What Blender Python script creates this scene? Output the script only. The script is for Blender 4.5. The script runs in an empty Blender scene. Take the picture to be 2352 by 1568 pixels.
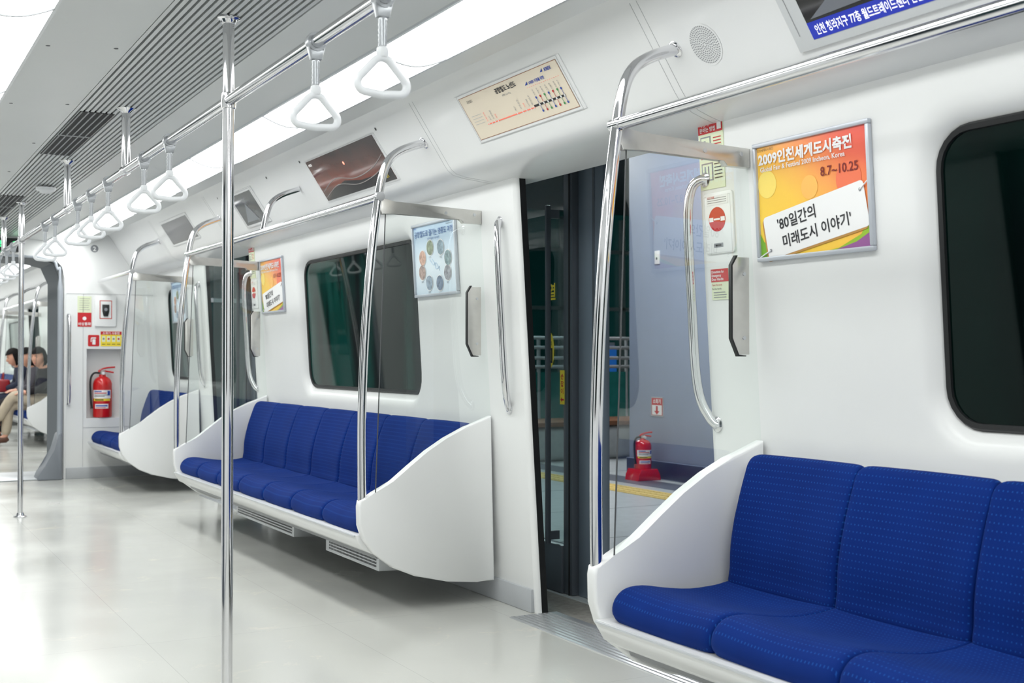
import bpy, bmesh, math, random
from mathutils import Vector, Matrix
random.seed(7)
SC=bpy.context.scene
C=SC.collection
PI=math.pi
F=2800.0; YAW=math.atan(1526/F); CH=1.09; PITCH=math.atan(36/F)
CAMR=Matrix.Rotation(-YAW,3,'Z')@Matrix.Rotation(PI/2+PITCH,3,'X')
CAMP=Vector((0,0,CH))
def ray(px,py): return CAMR@Vector(((px-1176)/F,-(py-784)/F,-1))
def onplane(px,py,n,d):
    r=ray(px,py); n=Vector(n); t=(d-n.dot(CAMP))/n.dot(r); return CAMP+r*t
def onwall(px,py): return onplane(px,py,(1,0,.06),2.58)
def ony(px,py,y): return onplane(px,py,(0,1,0),y)
def onx(px,py,x): return onplane(px,py,(1,0,0),x)
def onz(px,py,z): return onplane(px,py,(0,0,1),z)
def wallx(z): return 2.58-.06*z
CX=1.04
def SX(x,side): return x if side>0 else 2*CX-x

# ------------------------------------------------------------------ materials
MATS={}
def mat(name,col,rough=.5,metal=0,emit=None,es=0,spec=None,noise=0,nscale=8,bump=0,coat=0):
    if name in MATS: return MATS[name]
    m=bpy.data.materials.new(name); m.use_nodes=True; nt=m.node_tree; b=nt.nodes['Principled BSDF']
    c=(col[0],col[1],col[2],1)
    b.inputs['Base Color'].default_value=c; b.inputs['Roughness'].default_value=rough; b.inputs['Metallic'].default_value=metal
    if spec is not None: b.inputs['Specular IOR Level'].default_value=spec
    if coat: b.inputs['Coat Weight'].default_value=coat; b.inputs['Coat Roughness'].default_value=.05
    if emit: b.inputs['Emission Color'].default_value=(emit[0],emit[1],emit[2],1); b.inputs['Emission Strength'].default_value=es
    if noise or bump:
        tc=nt.nodes.new('ShaderNodeTexCoord'); n=nt.nodes.new('ShaderNodeTexNoise'); n.inputs['Scale'].default_value=nscale; n.inputs['Detail'].default_value=4
        nt.links.new(tc.outputs['Object'],n.inputs['Vector'])
        if noise:
            r=nt.nodes.new('ShaderNodeValToRGB'); k=1-noise
            r.color_ramp.elements[0].color=(c[0]*k,c[1]*k,c[2]*k,1); r.color_ramp.elements[1].color=c
            r.color_ramp.elements[0].position=.3; r.color_ramp.elements[1].position=.65
            nt.links.new(n.outputs['Fac'],r.inputs['Fac']); nt.links.new(r.outputs['Color'],b.inputs['Base Color'])
        if bump:
            bp=nt.nodes.new('ShaderNodeBump'); bp.inputs['Strength'].default_value=bump; bp.inputs['Distance'].default_value=.002
            nt.links.new(n.outputs['Fac'],bp.inputs['Height']); nt.links.new(bp.outputs['Normal'],b.inputs['Normal'])
    MATS[name]=m; return m
def s(r,g,b):
    f=lambda c:(c/255/12.92) if c/255<=.04045 else ((c/255+.055)/1.055)**2.4
    return (f(r),f(g),f(b))
WHITE=mat('white_wall',(.81,.82,.815),.3,noise=.02,nscale=2)
PANEL=mat('white_moulding',(.82,.83,.83),.26,noise=.02,nscale=3)
CEIL=mat('ceiling_white',(.66,.68,.68),.35,noise=.03,nscale=2)
SEAM=mat('seam_grey',(.30,.31,.32),.5)
LSEAM=mat('seam_light',(.50,.51,.52),.5)
DSEAM=mat('seam_dark',(.06,.065,.07),.5)
SLAT=mat('grille_slat',(.64,.66,.66),.35,metal=.2)
BACK=mat('grille_back',(.10,.105,.105),.6)
VDARK=mat('vent_dark',(.006,.006,.008),.7)
CHROME=mat('chrome',(.78,.78,.80),.08,metal=1,noise=.04,nscale=5)
STEEL=mat('brushed_steel',(.66,.65,.62),.28,metal=.85,noise=.08,nscale=20)
ALU=mat('aluminium',(.60,.62,.64),.35,metal=.7)
BASEG=mat('base_grey',(.46,.48,.50),.4,noise=.05)
BLACK=mat('black_rubber',(.008,.009,.01),.45)
DGREY=mat('dark_grey_frame',(.085,.10,.12),.32,metal=.1)
MGREY=mat('blue_grey_frame',(.18,.22,.27),.30,metal=.1)
BELLOW=mat('bellows_grey',(.16,.18,.20),.5)
STRAPW=mat('strap_white',(.76,.78,.80),.28)
STRAPG=mat('strap_grey',(.42,.44,.46),.22,metal=.3)
LIGHT=mat('diffuser',(1,1,1),.4,emit=(.985,1,.985),es=9.6)
UNDER=mat('under_grey',(.22,.23,.24),.4)
RED=mat('red_paint',s(200,20,22),.25,coat=.5)
REDP=mat('red_print',s(195,30,35),.5)
YEL=mat('yellow_print',s(240,215,60),.5)
YG=mat('pale_green_print',s(222,230,198),.5)
WP=mat('white_print',(.85,.85,.85),.5)
BLK=mat('black_print',(.015,.015,.02),.5)
GRYP=mat('grey_print',(.24,.25,.27),.5)
BLUEP=mat('blue_print',s(30,70,170),.5)
CREAM=mat('cream_print',s(232,220,200),.4)
MAPRED=mat('map_red',s(235,120,100),.5,emit=s(255,90,60),es=.25)
BANDB=mat('screen_band',s(20,40,150),.3,emit=s(20,50,200),es=.3)
SCRTXT=mat('screen_text',(.8,.8,.8),.3,emit=(1,1,1),es=.5)
SCRG=mat('screen_grey',(.09,.10,.11),.12,noise=.5,nscale=5)
SCRD=mat('screen_dark',(.012,.012,.014),.12)
SKIN=mat('skin',s(215,160,135),.5,noise=.05)
HAIR=mat('hair',s(22,18,18),.75,spec=.2,noise=.4,nscale=60)
NAVY=mat('navy_cloth',s(32,38,60),.8,noise=.2,nscale=30)
CHAR=mat('charcoal_cloth',s(48,45,48),.85,spec=.1,noise=.25,nscale=30)
BEIGE=mat('beige_cloth',s(190,176,155),.8,noise=.1,nscale=20)
BROWN=mat('brown_leather',s(95,60,45),.5)
WOOD=mat('bench_wood',s(120,80,55),.5,noise=.3,nscale=9)
STONE=mat('planter_stone',s(165,170,170),.6,noise=.15,nscale=12)
TEAL=mat('station_teal',(.010,.05,.052),.25,noise=.6,nscale=1.2,emit=(.01,.08,.075),es=.15)  # walls are no lamp; faint emission added to lighten the station
TEALG=mat('teal_glass_panel',(.02,.11,.10),.15,noise=.5,nscale=6,emit=(.02,.22,.2),es=.12)  # unlit glass given a weak glow in its colour
RAILG=mat('railing_grey',(.38,.41,.43),.4)
PILLAR=mat('pillar_paint',s(150,162,188),.45,noise=.04)
SKIRT=mat('pillar_skirt',s(45,52,75),.4)
PLATF=mat('platform_floor',s(190,196,198),.3,noise=.12,nscale=14)
CONC=mat('concrete',s(150,148,142),.8,noise=.3,nscale=40)
TACT=mat('tactile_yellow',s(215,190,110),.6,noise=.15,nscale=20)
GREEN=mat('green_led',(.02,.4,.1),.4,emit=(.05,1,.3),es=1.5)

def fabric(name,axis,base,dot):
    m=bpy.data.materials.new(name); m.use_nodes=True; nt=m.node_tree; b=nt.nodes['Principled BSDF']; L=nt.links
    tc=nt.nodes.new('ShaderNodeTexCoord'); sp=nt.nodes.new('ShaderNodeSeparateXYZ'); L.new(tc.outputs['Object'],sp.inputs[0])
    def M(op,a,bv=None):
        n=nt.nodes.new('ShaderNodeMath'); n.operation=op
        for i,v in enumerate((a,bv)):
            if v is None: continue
            if isinstance(v,(int,float)): n.inputs[i].default_value=v
            else: L.new(v,n.inputs[i])
        return n.outputs[0]
    a=M('GREATER_THAN',M('SINE',M('MULTIPLY',sp.outputs['Y'],2*PI/.0125)),.60)
    c=M('GREATER_THAN',M('SINE',M('MULTIPLY',sp.outputs[axis],2*PI/.0185)),.80)
    f=M('MULTIPLY',a,c)
    nz=nt.nodes.new('ShaderNodeTexNoise'); nz.inputs['Scale'].default_value=7; L.new(tc.outputs['Object'],nz.inputs['Vector'])
    mx0=nt.nodes.new('ShaderNodeMix'); mx0.data_type='RGBA'; L.new(nz.outputs['Fac'],mx0.inputs[0])
    mx0.inputs[6].default_value=(base[0]*.7,base[1]*.7,base[2]*.8,1); mx0.inputs[7].default_value=(base[0]*1.25,base[1]*1.25,base[2]*1.2,1)
    mx=nt.nodes.new('ShaderNodeMix'); mx.data_type='RGBA'; L.new(f,mx.inputs[0]); L.new(mx0.outputs[2],mx.inputs[6]); mx.inputs[7].default_value=(*dot,1)
    L.new(mx.outputs[2],b.inputs['Base Color']); b.inputs['Roughness'].default_value=.85
    b.inputs['Sheen Weight'].default_value=.06; b.inputs['Sheen Tint'].default_value=(.2,.4,1,1); b.inputs['Specular IOR Level'].default_value=.12
    n2=nt.nodes.new('ShaderNodeTexNoise'); n2.inputs['Scale'].default_value=500; L.new(tc.outputs['Object'],n2.inputs['Vector'])
    bp=nt.nodes.new('ShaderNodeBump'); bp.inputs['Strength'].default_value=.3; bp.inputs['Distance'].default_value=.001; L.new(n2.outputs['Fac'],bp.inputs['Height']); L.new(bp.outputs['Normal'],b.inputs['Normal'])
    return m
FABB=fabric('blue_fabric_back','Z',(.0010,.019,.150),(.006,.055,.26))
FABS=fabric('blue_fabric_seat','X',(.0010,.019,.150),(.006,.055,.26))

def glassmat(name,tint,k):
    m=bpy.data.materials.new(name); m.use_nodes=True; nt=m.node_tree; nt.nodes.clear(); L=nt.links
    o=nt.nodes.new('ShaderNodeOutputMaterial'); t=nt.nodes.new('ShaderNodeBsdfTransparent'); t.inputs[0].default_value=(*tint,1)
    g=nt.nodes.new('ShaderNodeBsdfGlossy'); g.inputs['Roughness'].default_value=.02; g.inputs[0].default_value=(.9,.95,.93,1)
    # thin single pane: reflectance from the facing angle, the same from both sides
    lw=nt.nodes.new('ShaderNodeLayerWeight'); lw.inputs[0].default_value=.5
    pw=nt.nodes.new('ShaderNodeMath'); pw.operation='POWER'; L.new(lw.outputs['Facing'],pw.inputs[0]); pw.inputs[1].default_value=3.5
    ma=nt.nodes.new('ShaderNodeMath'); ma.operation='MULTIPLY_ADD'; L.new(pw.outputs[0],ma.inputs[0]); ma.inputs[1].default_value=.6; ma.inputs[2].default_value=k
    mx=nt.nodes.new('ShaderNodeMixShader'); L.new(ma.outputs[0],mx.inputs[0]); L.new(t.outputs[0],mx.inputs[1]); L.new(g.outputs[0],mx.inputs[2]); L.new(mx.outputs[0],o.inputs[0])
    return m
GLASS=glassmat('partition_glass',(.94,.97,.955),.10)
PSDG=glassmat('screen_door_glass',(.42,.56,.55),.05)
def window_mat(name,hi,spec):
    m=bpy.data.materials.new(name); m.use_nodes=True; nt=m.node_tree; b=nt.nodes['Principled BSDF']; L=nt.links
    tc=nt.nodes.new('ShaderNodeTexCoord'); mp=nt.nodes.new('ShaderNodeMapping'); mp.inputs['Scale'].default_value=(1,1.6,.3); mp.inputs['Rotation'].default_value=(.35,0,0); L.new(tc.outputs['Object'],mp.inputs[0])
    n=nt.nodes.new('ShaderNodeTexNoise'); n.inputs['Scale'].default_value=2.6; n.inputs['Detail'].default_value=3; L.new(mp.outputs[0],n.inputs['Vector'])
    r=nt.nodes.new('ShaderNodeValToRGB'); e=r.color_ramp.elements; e[0].position=.46; e[0].color=(.001,.003,.003,1); e[1].position=.62; e[1].color=(*hi,1)  # teal streaks on black: reflections painted into the glass colour
    L.new(n.outputs['Fac'],r.inputs['Fac']); L.new(r.outputs['Color'],b.inputs['Base Color']); b.inputs['Roughness'].default_value=.025; b.inputs['Specular IOR Level'].default_value=spec
    b.inputs['Specular Tint'].default_value=(.75,1,.95,1)
    return m
WINM=window_mat('window_green_reflections',(.004,.045,.036),.26)
WING=window_mat('window_dim_reflections',(.001,.006,.005),.17)

def floor_mat():
    m=bpy.data.materials.new('floor_vinyl'); m.use_nodes=True; nt=m.node_tree; b=nt.nodes['Principled BSDF']; L=nt.links
    tc=nt.nodes.new('ShaderNodeTexCoord')
    br=nt.nodes.new('ShaderNodeTexBrick'); br.offset=0; br.inputs['Scale'].default_value=1; br.inputs['Brick Width'].default_value=.72; br.inputs['Row Height'].default_value=1.3
    br.inputs['Mortar Size'].default_value=.0013; br.inputs['Color1'].default_value=(.575,.58,.545,1); br.inputs['Color2'].default_value=(.585,.59,.555,1); br.inputs['Mortar'].default_value=(.48,.485,.455,1)
    L.new(tc.outputs['Object'],br.inputs['Vector'])
    n=nt.nodes.new('ShaderNodeTexNoise'); n.inputs['Scale'].default_value=3.2; n.inputs['Detail'].default_value=10; n.inputs['Roughness'].default_value=.75; n.inputs['Distortion'].default_value=.6; L.new(tc.outputs['Object'],n.inputs['Vector'])
    r=nt.nodes.new('ShaderNodeValToRGB'); r.color_ramp.elements[0].position=.58; r.color_ramp.elements[0].color=(0,0,0,1); r.color_ramp.elements[1].position=.66; r.color_ramp.elements[1].color=(.8,.8,.8,1)
    L.new(n.outputs['Fac'],r.inputs['Fac'])
    mx=nt.nodes.new('ShaderNodeMix'); mx.data_type='RGBA'; L.new(r.outputs['Color'],mx.inputs[0]); L.new(br.outputs['Color'],mx.inputs[6]); mx.inputs[7].default_value=(.68,.655,.58,1)
    L.new(mx.outputs[2],b.inputs['Base Color'])
    n2=nt.nodes.new('ShaderNodeTexNoise'); n2.inputs['Scale'].default_value=1.3; n2.inputs['Detail'].default_value=5; L.new(tc.outputs['Object'],n2.inputs['Vector'])
    r2=nt.nodes.new('ShaderNodeMapRange'); r2.inputs[1].default_value=.3; r2.inputs[2].default_value=.7; r2.inputs[3].default_value=.12; r2.inputs[4].default_value=.28; L.new(n2.outputs['Fac'],r2.inputs[0]); L.new(r2.outputs[0],b.inputs['Roughness'])
    b.inputs['Specular IOR Level'].default_value=.7
    return m
FLOOR=floor_mat()

def ramp_mat(name,stops,vec,rough=.3,emit=0,wave=0):
    """linear ramp across local coordinates: t = vec . (x,y,z,1), with an optional noise wobble"""
    m=bpy.data.materials.new(name); m.use_nodes=True; nt=m.node_tree; b=nt.nodes['Principled BSDF']; L=nt.links
    tc=nt.nodes.new('ShaderNodeTexCoord'); vm=nt.nodes.new('ShaderNodeVectorMath'); vm.operation='DOT_PRODUCT'; vm.inputs[1].default_value=vec[:3]
    L.new(tc.outputs['Object'],vm.inputs[0]); ad=nt.nodes.new('ShaderNodeMath'); ad.inputs[1].default_value=vec[3]; L.new(vm.outputs['Value'],ad.inputs[0])
    out=ad.outputs[0]
    if wave:
        n=nt.nodes.new('ShaderNodeTexNoise'); n.inputs['Scale'].default_value=6; L.new(tc.outputs['Object'],n.inputs['Vector'])
        mm=nt.nodes.new('ShaderNodeMath'); mm.operation='MULTIPLY_ADD'; L.new(n.outputs['Fac'],mm.inputs[0]); mm.inputs[1].default_value=wave; L.new(out,mm.inputs[2]); out=mm.outputs[0]
    r=nt.nodes.new('ShaderNodeValToRGB'); e=r.color_ramp.elements
    while len(e)<len(stops): e.new(.5)
    for i,(p,c) in enumerate(stops): e[i].position=p; e[i].color=(*c,1)
    L.new(out,r.inputs['Fac']); L.new(r.outputs['Color'],b.inputs['Base Color']); b.inputs['Roughness'].default_value=rough
    if emit: L.new(r.outputs['Color'],b.inputs['Emission Color']); b.inputs['Emission Strength'].default_value=emit
    return m

# ------------------------------------------------------------------ mesh builder
_tx={}
def text_data(body,size,bold,align):
    k=(body,size,bold,align)
    if k in _tx: return _tx[k]
    cu=bpy.data.curves.new('t','FONT'); cu.body=body; cu.size=size; cu.align_x=align; cu.offset=bold; cu.resolution_u=2
    ob=bpy.data.objects.new('t',cu); C.objects.link(ob); bpy.context.view_layer.update()
    dg=bpy.context.evaluated_depsgraph_get(); me=bpy.data.meshes.new_from_object(ob.evaluated_get(dg))
    r=([v.co.copy() for v in me.vertices],[list(p.vertices) for p in me.polygons])
    bpy.data.objects.remove(ob); bpy.data.curves.remove(cu); bpy.data.meshes.remove(me); _tx[k]=r
    return r
def Wm(o):
    M=o.matrix_basis.copy(); p=o.parent
    while p: M=p.matrix_basis@M; p=p.parent
    return M
class MB:
    def __init__(s,M=None): s.bm=bmesh.new(); s.mats=[]; s.M=M or Matrix.Identity(4)
    def mi(s,m):
        if m not in s.mats: s.mats.append(m)
        return s.mats.index(m)
    def face(s,vs,m,smooth=False):
        try: f=s.bm.faces.new(vs)
        except ValueError: return None
        f.material_index=s.mi(m); f.smooth=smooth; return f
    def poly(s,pts,m): return s.face([s.bm.verts.new(Vector(p)) for p in pts],m)
    def box(s,x0,x1,y0,y1,z0,z1,m,bev=0,seg=2):
        v=[s.bm.verts.new((x,y,z)) for x in (x0,x1) for y in (y0,y1) for z in (z0,z1)]
        fs=[s.face([v[i] for i in q],m,bev>0) for q in ((0,1,3,2),(4,6,7,5),(0,4,5,1),(2,3,7,6),(0,2,6,4),(1,5,7,3))]
        if bev: bmesh.ops.bevel(s.bm,geom=list({e for f in fs for e in f.edges}),offset=bev,segments=seg,profile=.5,affect='EDGES')
    def prism(s,pts,a,b,m,ax='z',bev=0,seg=2):
        """pts 2D extruded along ax from a to b; ax z: (x,y); ax y: (x,z); ax x: (y,z)"""
        f3={'z':lambda p,t:(p[0],p[1],t),'y':lambda p,t:(p[0],t,p[1]),'x':lambda p,t:(t,p[0],p[1])}[ax]
        A=[s.bm.verts.new(f3(p,a)) for p in pts]; B=[s.bm.verts.new(f3(p,b)) for p in pts]; n=len(pts)
        f0=s.face(A,m); f1=s.face(B,m)
        for i in range(n): s.face([A[i],A[(i+1)%n],B[(i+1)%n],B[i]],m,True)
        if bev: bmesh.ops.bevel(s.bm,geom=list(f0.edges)+list(f1.edges),offset=bev,segments=seg,profile=.5,affect='EDGES')
    def loft(s,rings,m,closed=True,caps=True,smooth=True):
        R=[[s.bm.verts.new(Vector(p)) for p in r] for r in rings]; n=len(R[0])
        for a,b in zip(R,R[1:]):
            for i in range(n if closed else n-1): s.face([a[i],a[(i+1)%n],b[(i+1)%n],b[i]],m,smooth)
        if caps and closed: s.face(R[0],m); s.face(R[-1],m)
    def tube(s,pts,r,m,seg=12,closed=False,caps=True):
        P=[Vector(p) for p in pts]; n=len(P); rr=r if isinstance(r,(list,tuple)) else [r]*n
        def tan(i):
            if closed: return (P[(i+1)%n]-P[i-1]).normalized()
            return (P[min(i+1,n-1)]-P[max(i-1,0)]).normalized()
        t=tan(0); up=Vector((0,0,1)) if abs(t.z)<.9 else Vector((1,0,0)); u=t.cross(up).normalized(); rings=[]
        for i in range(n):
            t=tan(i); u=(u-t*u.dot(t)).normalized(); w=t.cross(u)
            rings.append([P[i]+(u*math.cos(2*PI*k/seg)+w*math.sin(2*PI*k/seg))*rr[i] for k in range(seg)])
        if closed: rings.append(rings[0])
        s.loft(rings,m,True,caps and not closed)
    def lathe(s,prof,m,loc=(0,0,0),seg=20,axis='z'):
        L=Vector(loc); rings=[]
        for r,z in prof:
            r=max(r,.0004)
            ring=[]
            for k in range(seg):
                a=2*PI*k/seg; c,d=r*math.cos(a),r*math.sin(a)
                ring.append(L+Vector({'z':(c,d,z),'x':(z,c,d),'y':(c,z,d)}[axis]))
            rings.append(ring)
        s.loft(rings,m)
    def text(s,body,x,y,z,size,m,bold=0,align='LEFT',rot=0,sx=1):
        vs,fs=text_data(body,size,bold,align)
        R=Matrix.Rotation(rot,3,'Z')
        V=[s.bm.verts.new(R@Vector((v.x*sx,v.y,0))+Vector((x,y,z))) for v in vs]
        for f in fs: s.face([V[i] for i in f],m)
    def rect(s,x0,x1,y0,y1,z,m,rot=0):
        cx,cy=(x0+x1)/2,(y0+y1)/2; c,d=math.cos(rot),math.sin(rot)
        s.poly([(cx+(x-cx)*c-(y-cy)*d,cy+(x-cx)*d+(y-cy)*c,z) for x,y in ((x0,y0),(x1,y0),(x1,y1),(x0,y1))],m)
    def disc(s,x,y,z,r,m,ry=None,n=20,a0=0,a1=2*PI):
        ry=ry or r; s.poly([(x+r*math.cos(a0+(a1-a0)*k/n),y+ry*math.sin(a0+(a1-a0)*k/n),z) for k in range(n if a1-a0>6 else n+1)],m)
    def build(s,name,parent=None,recalc=True,sharp=40):
        if recalc: bmesh.ops.recalc_face_normals(s.bm,faces=s.bm.faces)
        me=bpy.data.meshes.new(name); o=bpy.data.objects.new(name,me)
        if parent is not None:
            o.parent=parent; T=Wm(parent).inverted()@s.M
        else:
            pts=[s.M@v.co for v in s.bm.verts]
            b=Vector(((min(p.x for p in pts)+max(p.x for p in pts))/2,(min(p.y for p in pts)+max(p.y for p in pts))/2,min(p.z for p in pts)))
            o.location=b; T=Matrix.Translation(-b)@s.M
        s.bm.transform(T); s.bm.to_mesh(me); s.bm.free()
        for m in s.mats: me.materials.append(m)
        try: me.set_sharp_from_angle(angle=math.radians(sharp))
        except Exception: pass
        C.objects.link(o); return o
def tag(o,label=None,cat=None,group=None,kind=None):
    if label: o['label']=label
    if cat: o['category']=cat
    if group: o['group']=group
    if kind: o['kind']=kind
    return o
def thing(name,label,cat,loc=(0,0,0),group=None,M=None):
    o=bpy.data.objects.new(name,None); C.objects.link(o); o.empty_display_size=.1
    if M is not None: o.matrix_basis=M
    else: o.location=loc
    return tag(o,label,cat,group)
def struct(mb,name,parent=None,**k):
    o=mb.build(name,parent,**k)
    if parent is None: o['kind']='structure'
    return o
def dup(o,delta,label=None,parent=None):
    c=o.copy(); C.objects.link(c)
    if parent is not None: c.parent=parent
    else:
        c.matrix_basis=Matrix.Translation(Vector(delta))@o.matrix_basis
    if label: c['label']=label
    for ch in [x for x in bpy.data.objects if x.parent==o]:
        dup(ch,None,None,c)
    return c
def smoothpts(P,n=6):
    P=[Vector(p) for p in P]; out=[]
    for i in range(len(P)-1):
        a,b,c,d=P[max(i-1,0)],P[i],P[i+1],P[min(i+2,len(P)-1)]
        for k in range(n):
            t=k/n; out.append(.5*((2*b)+(c-a)*t+(2*a-5*b+4*c-d)*t*t+(3*b-a-3*c+d)*t**3))
    out.append(P[-1]); return out
def rrect(x0,x1,y0,y1,r,n=6):
    out=[]
    for cx,cy,a in ((x1-r,y1-r,0),(x0+r,y1-r,PI/2),(x0+r,y0+r,PI),(x1-r,y0+r,1.5*PI)):
        for k in range(n+1): out.append((cx+r*math.cos(a+PI/2*k/n),cy+r*math.sin(a+PI/2*k/n)))
    return out
def board(origin,right,up):
    r=Vector(right).normalized(); u=Vector(up).normalized(); n=r.cross(u); u=n.cross(r)
    M=Matrix.Identity(4)
    for i in range(3): M[i][0]=r[i]; M[i][1]=u[i]; M[i][2]=n[i]; M[i][3]=origin[i]
    return M
WUP=(-.06,0,1)
def wboard(y,z,off=.003):
    return board((wallx(z)-off,y,z),(0,-1,0),WUP)
def wrect(pl,pr,pt,pb,off=.003):
    m=(pt+pb)/2; a=onwall(pl,m); b=onwall(pr,m); zt=onwall((pl+pr)/2,pt).z; zb=onwall((pl+pr)/2,pb).z
    return wboard(a.y,zb,off),a.y-b.y,zt-zb
CA=Vector((2.13,0,2.13)); CB=Vector((2.27,0,1.92)); CU=(CA-CB).normalized()
def cboard(y,sv,off=.003):
    p=CB+CU*sv; n=Vector((0,-1,0)).cross(CU); return board((p.x+n.x*off,y,p.z+n.z*off),(0,-1,0),CU)
def erect(pl,pr,pt,pb,y,off=.003):
    a=ony(pl,(pt+pb)/2,y); b=ony(pr,(pt+pb)/2,y); zt=ony((pl+pr)/2,pt,y).z; zb=ony((pl+pr)/2,pb,y).z
    return board((a.x,y-off,zb),(1,0,0),(0,0,1)),b.x-a.x,zt-zb

# ------------------------------------------------------------------ shell
PITCHD=5.15
DN,DF=.66,.58      # doorway half widths toward the camera and away
WALLCNT=[0]; WIN=[0]; TRIM=[0]
def wall_panel(name,ya,yb,win,side,baseb=True):
    mb=MB(); P=lambda y,z,d=0:(SX(wallx(z)+d,side),y,z)
    z0,z1=0,1.86
    if win:
        a,b,c,d=win; n=6
        out=[]
        for k,(y,z) in enumerate(rrect(a-.075,b+.075,c-.075,d+.075,.185,n)):
            q,i=divmod(k,n+1)
            cor=[(yb,z1),(ya,z1),(ya,z0),(yb,z0)][q]
            if i==n//2: out.append(cor)
            elif (i<n/2)==(q%2==0): out.append((cor[0],z))
            else: out.append((y,cor[1]))
        rings=[[P(y,z) for y,z in out]]
        for e,dd in ((.075,0),(.05,.004),(.03,.014),(.012,.032),(0,.05)):
            rings.append([P(y,z,dd) for y,z in rrect(a-e,b+e,c-e,d+e,.11+e,n)])
        mb.loft(rings,WHITE,True,False)
    else: mb.poly([P(ya,z0),P(yb,z0),P(yb,z1),P(ya,z1)],WHITE)
    w=struct(mb,name,recalc=True,sharp=30)
    if win:
        WIN[0]+=1
        mb=MB(); mb.loft([[P(y,z,dd) for y,z in rrect(a-e,b+e,c-e,d+e,.11+e,n)] for e,dd in ((.003,.046),(-.004,.036),(-.018,.038),(-.02,.052))],BLACK,True,False)
        g=struct(mb,'window_%d'%WIN[0])
        mb=MB(); mb.poly([P(y,z,.046) for y,z in rrect(a+.012,b-.012,c+.012,d-.012,.10,n)],WING if a<2.4 else WINM); mb.build('pane',g)
    if baseb:
        mb=MB(); x0=wallx(0)
        xs=sorted((SX(x0-.018,side),SX(x0+.01,side)))
        mb.box(xs[0],xs[1],ya+.002,yb-.002,0,.10,BASEG,.004); struct(mb,'baseboard_%s'%('right' if side>0 else 'left'))
def jamb(y,dr,side):
    # rounded white return and the black rubber seal at a doorway side; dr = +1 when the doorway is at smaller y
    mb=MB(); P=lambda x,yy,z:(SX(x,side),yy,z)
    r=[]
    for z in (0,1.86):
        x=wallx(z); r.append([P(x,y+dr*.03,z),P(x+.004,y+dr*.010,z),P(x+.012,y+dr*.002,z),P(x+.02,y,z),P(x+.026,y,z)])
    mb.loft(r,WHITE,False,False)
    TRIM[0]+=1; struct(mb,'trim_%d'%TRIM[0])
    mb=MB(); r=[]
    for z in (0,1.86):
        x=wallx(z); r.append([P(x+.018,y-dr*.003,z),P(x+.046,y-dr*.003,z),P(x+.046,y+dr*.03,z),P(x+.018,y+dr*.03,z)])
    mb.loft(r,BLACK); TRIM[0]+=1; struct(mb,'trim_%d'%TRIM[0])
COVE=[(1.95,2.135),(1.955,2.19),(2.06,2.215),(2.10,2.175),(2.13,2.13),(2.27,1.92),(2.285,1.90),(2.31,1.882),(2.35,1.868),(2.41,1.858),(2.49,1.845),(2.60,1.845)]
def car(y0,y1,benches,doors,side):
    nm='wall_right' if side>0 else 'wall_left'
    edges=[y0]
    for d in doors: edges+= [d-DN,d+DF]
    edges.append(y1)
    for i in range(0,len(edges),2):
        a,b=edges[i],edges[i+1]
        bb=[q for q in benches if q[0]>=a-.3 and q[1]<=b+.3]
        win=None
        if bb:
            q=bb[0]; c=(q[0]+q[1])/2
            h=.87 if q[2]>3 else .36
            win=(c-h,c+h+(.075 if q[0]<0 else 0),.90,1.69)
        wall_panel(nm,a+(0.03 if i>0 else 0),b-(.03 if i+1<len(edges)-1 else 0),win,side)
    for d in doors:
        jamb(d+DF,1,side); jamb(d-DN,-1,side)
    mb=MB(); mb.loft([[(SX(x,side),y,z) for x,z in COVE] for y in (y0,y1)],PANEL,False,False)
    TRIM[0]+=1; struct(mb,'trim_%d'%TRIM[0],sharp=50)
B1=[(-.31,3.0,7),(4.84,8.15,7),(9.99,11.44,3)]; D1=[3.92,9.07]
B2=[(12.36,13.81,3),(15.65,18.96,7),(20.80,24.11,7)]; D2=[14.73,19.88]
Y1,Y2,Y3=11.5,12.3,26.0
car(-.9,Y1,B1,D1,1); car(Y2,Y3,B2,D2,1)
car(-.9,Y1,B1,D1,-1); car(Y2,Y3,B2,D2,-1)
# closed door leaves on the far-side wall behind the camera's side
for k,d in enumerate(D1+D2):
    mb=MB(); x=SX(2.62,-1); mb.box(x-.03,x,d-.70,d+.62,0,1.86,DGREY)
    mb.box(x,x+.01,d-.45,d-.06,.75,1.7,WINM,.0); mb.box(x,x+.01,d+.06,d+.45,.75,1.7,WINM); struct(mb,'door_%d'%(k+1))
mb=MB(); mb.box(-.60,2.62,-.9,Y3,-.04,0,FLOOR); struct(mb,'floor')
mb=MB(); mb.box(-.7,2.7,-.98,-.9,0,2.25,WHITE); struct(mb,'wall_back')
mb=MB(); mb.box(-.7,2.7,Y3,Y3+.06,0,2.25,WHITE); struct(mb,'wall_front')
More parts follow.
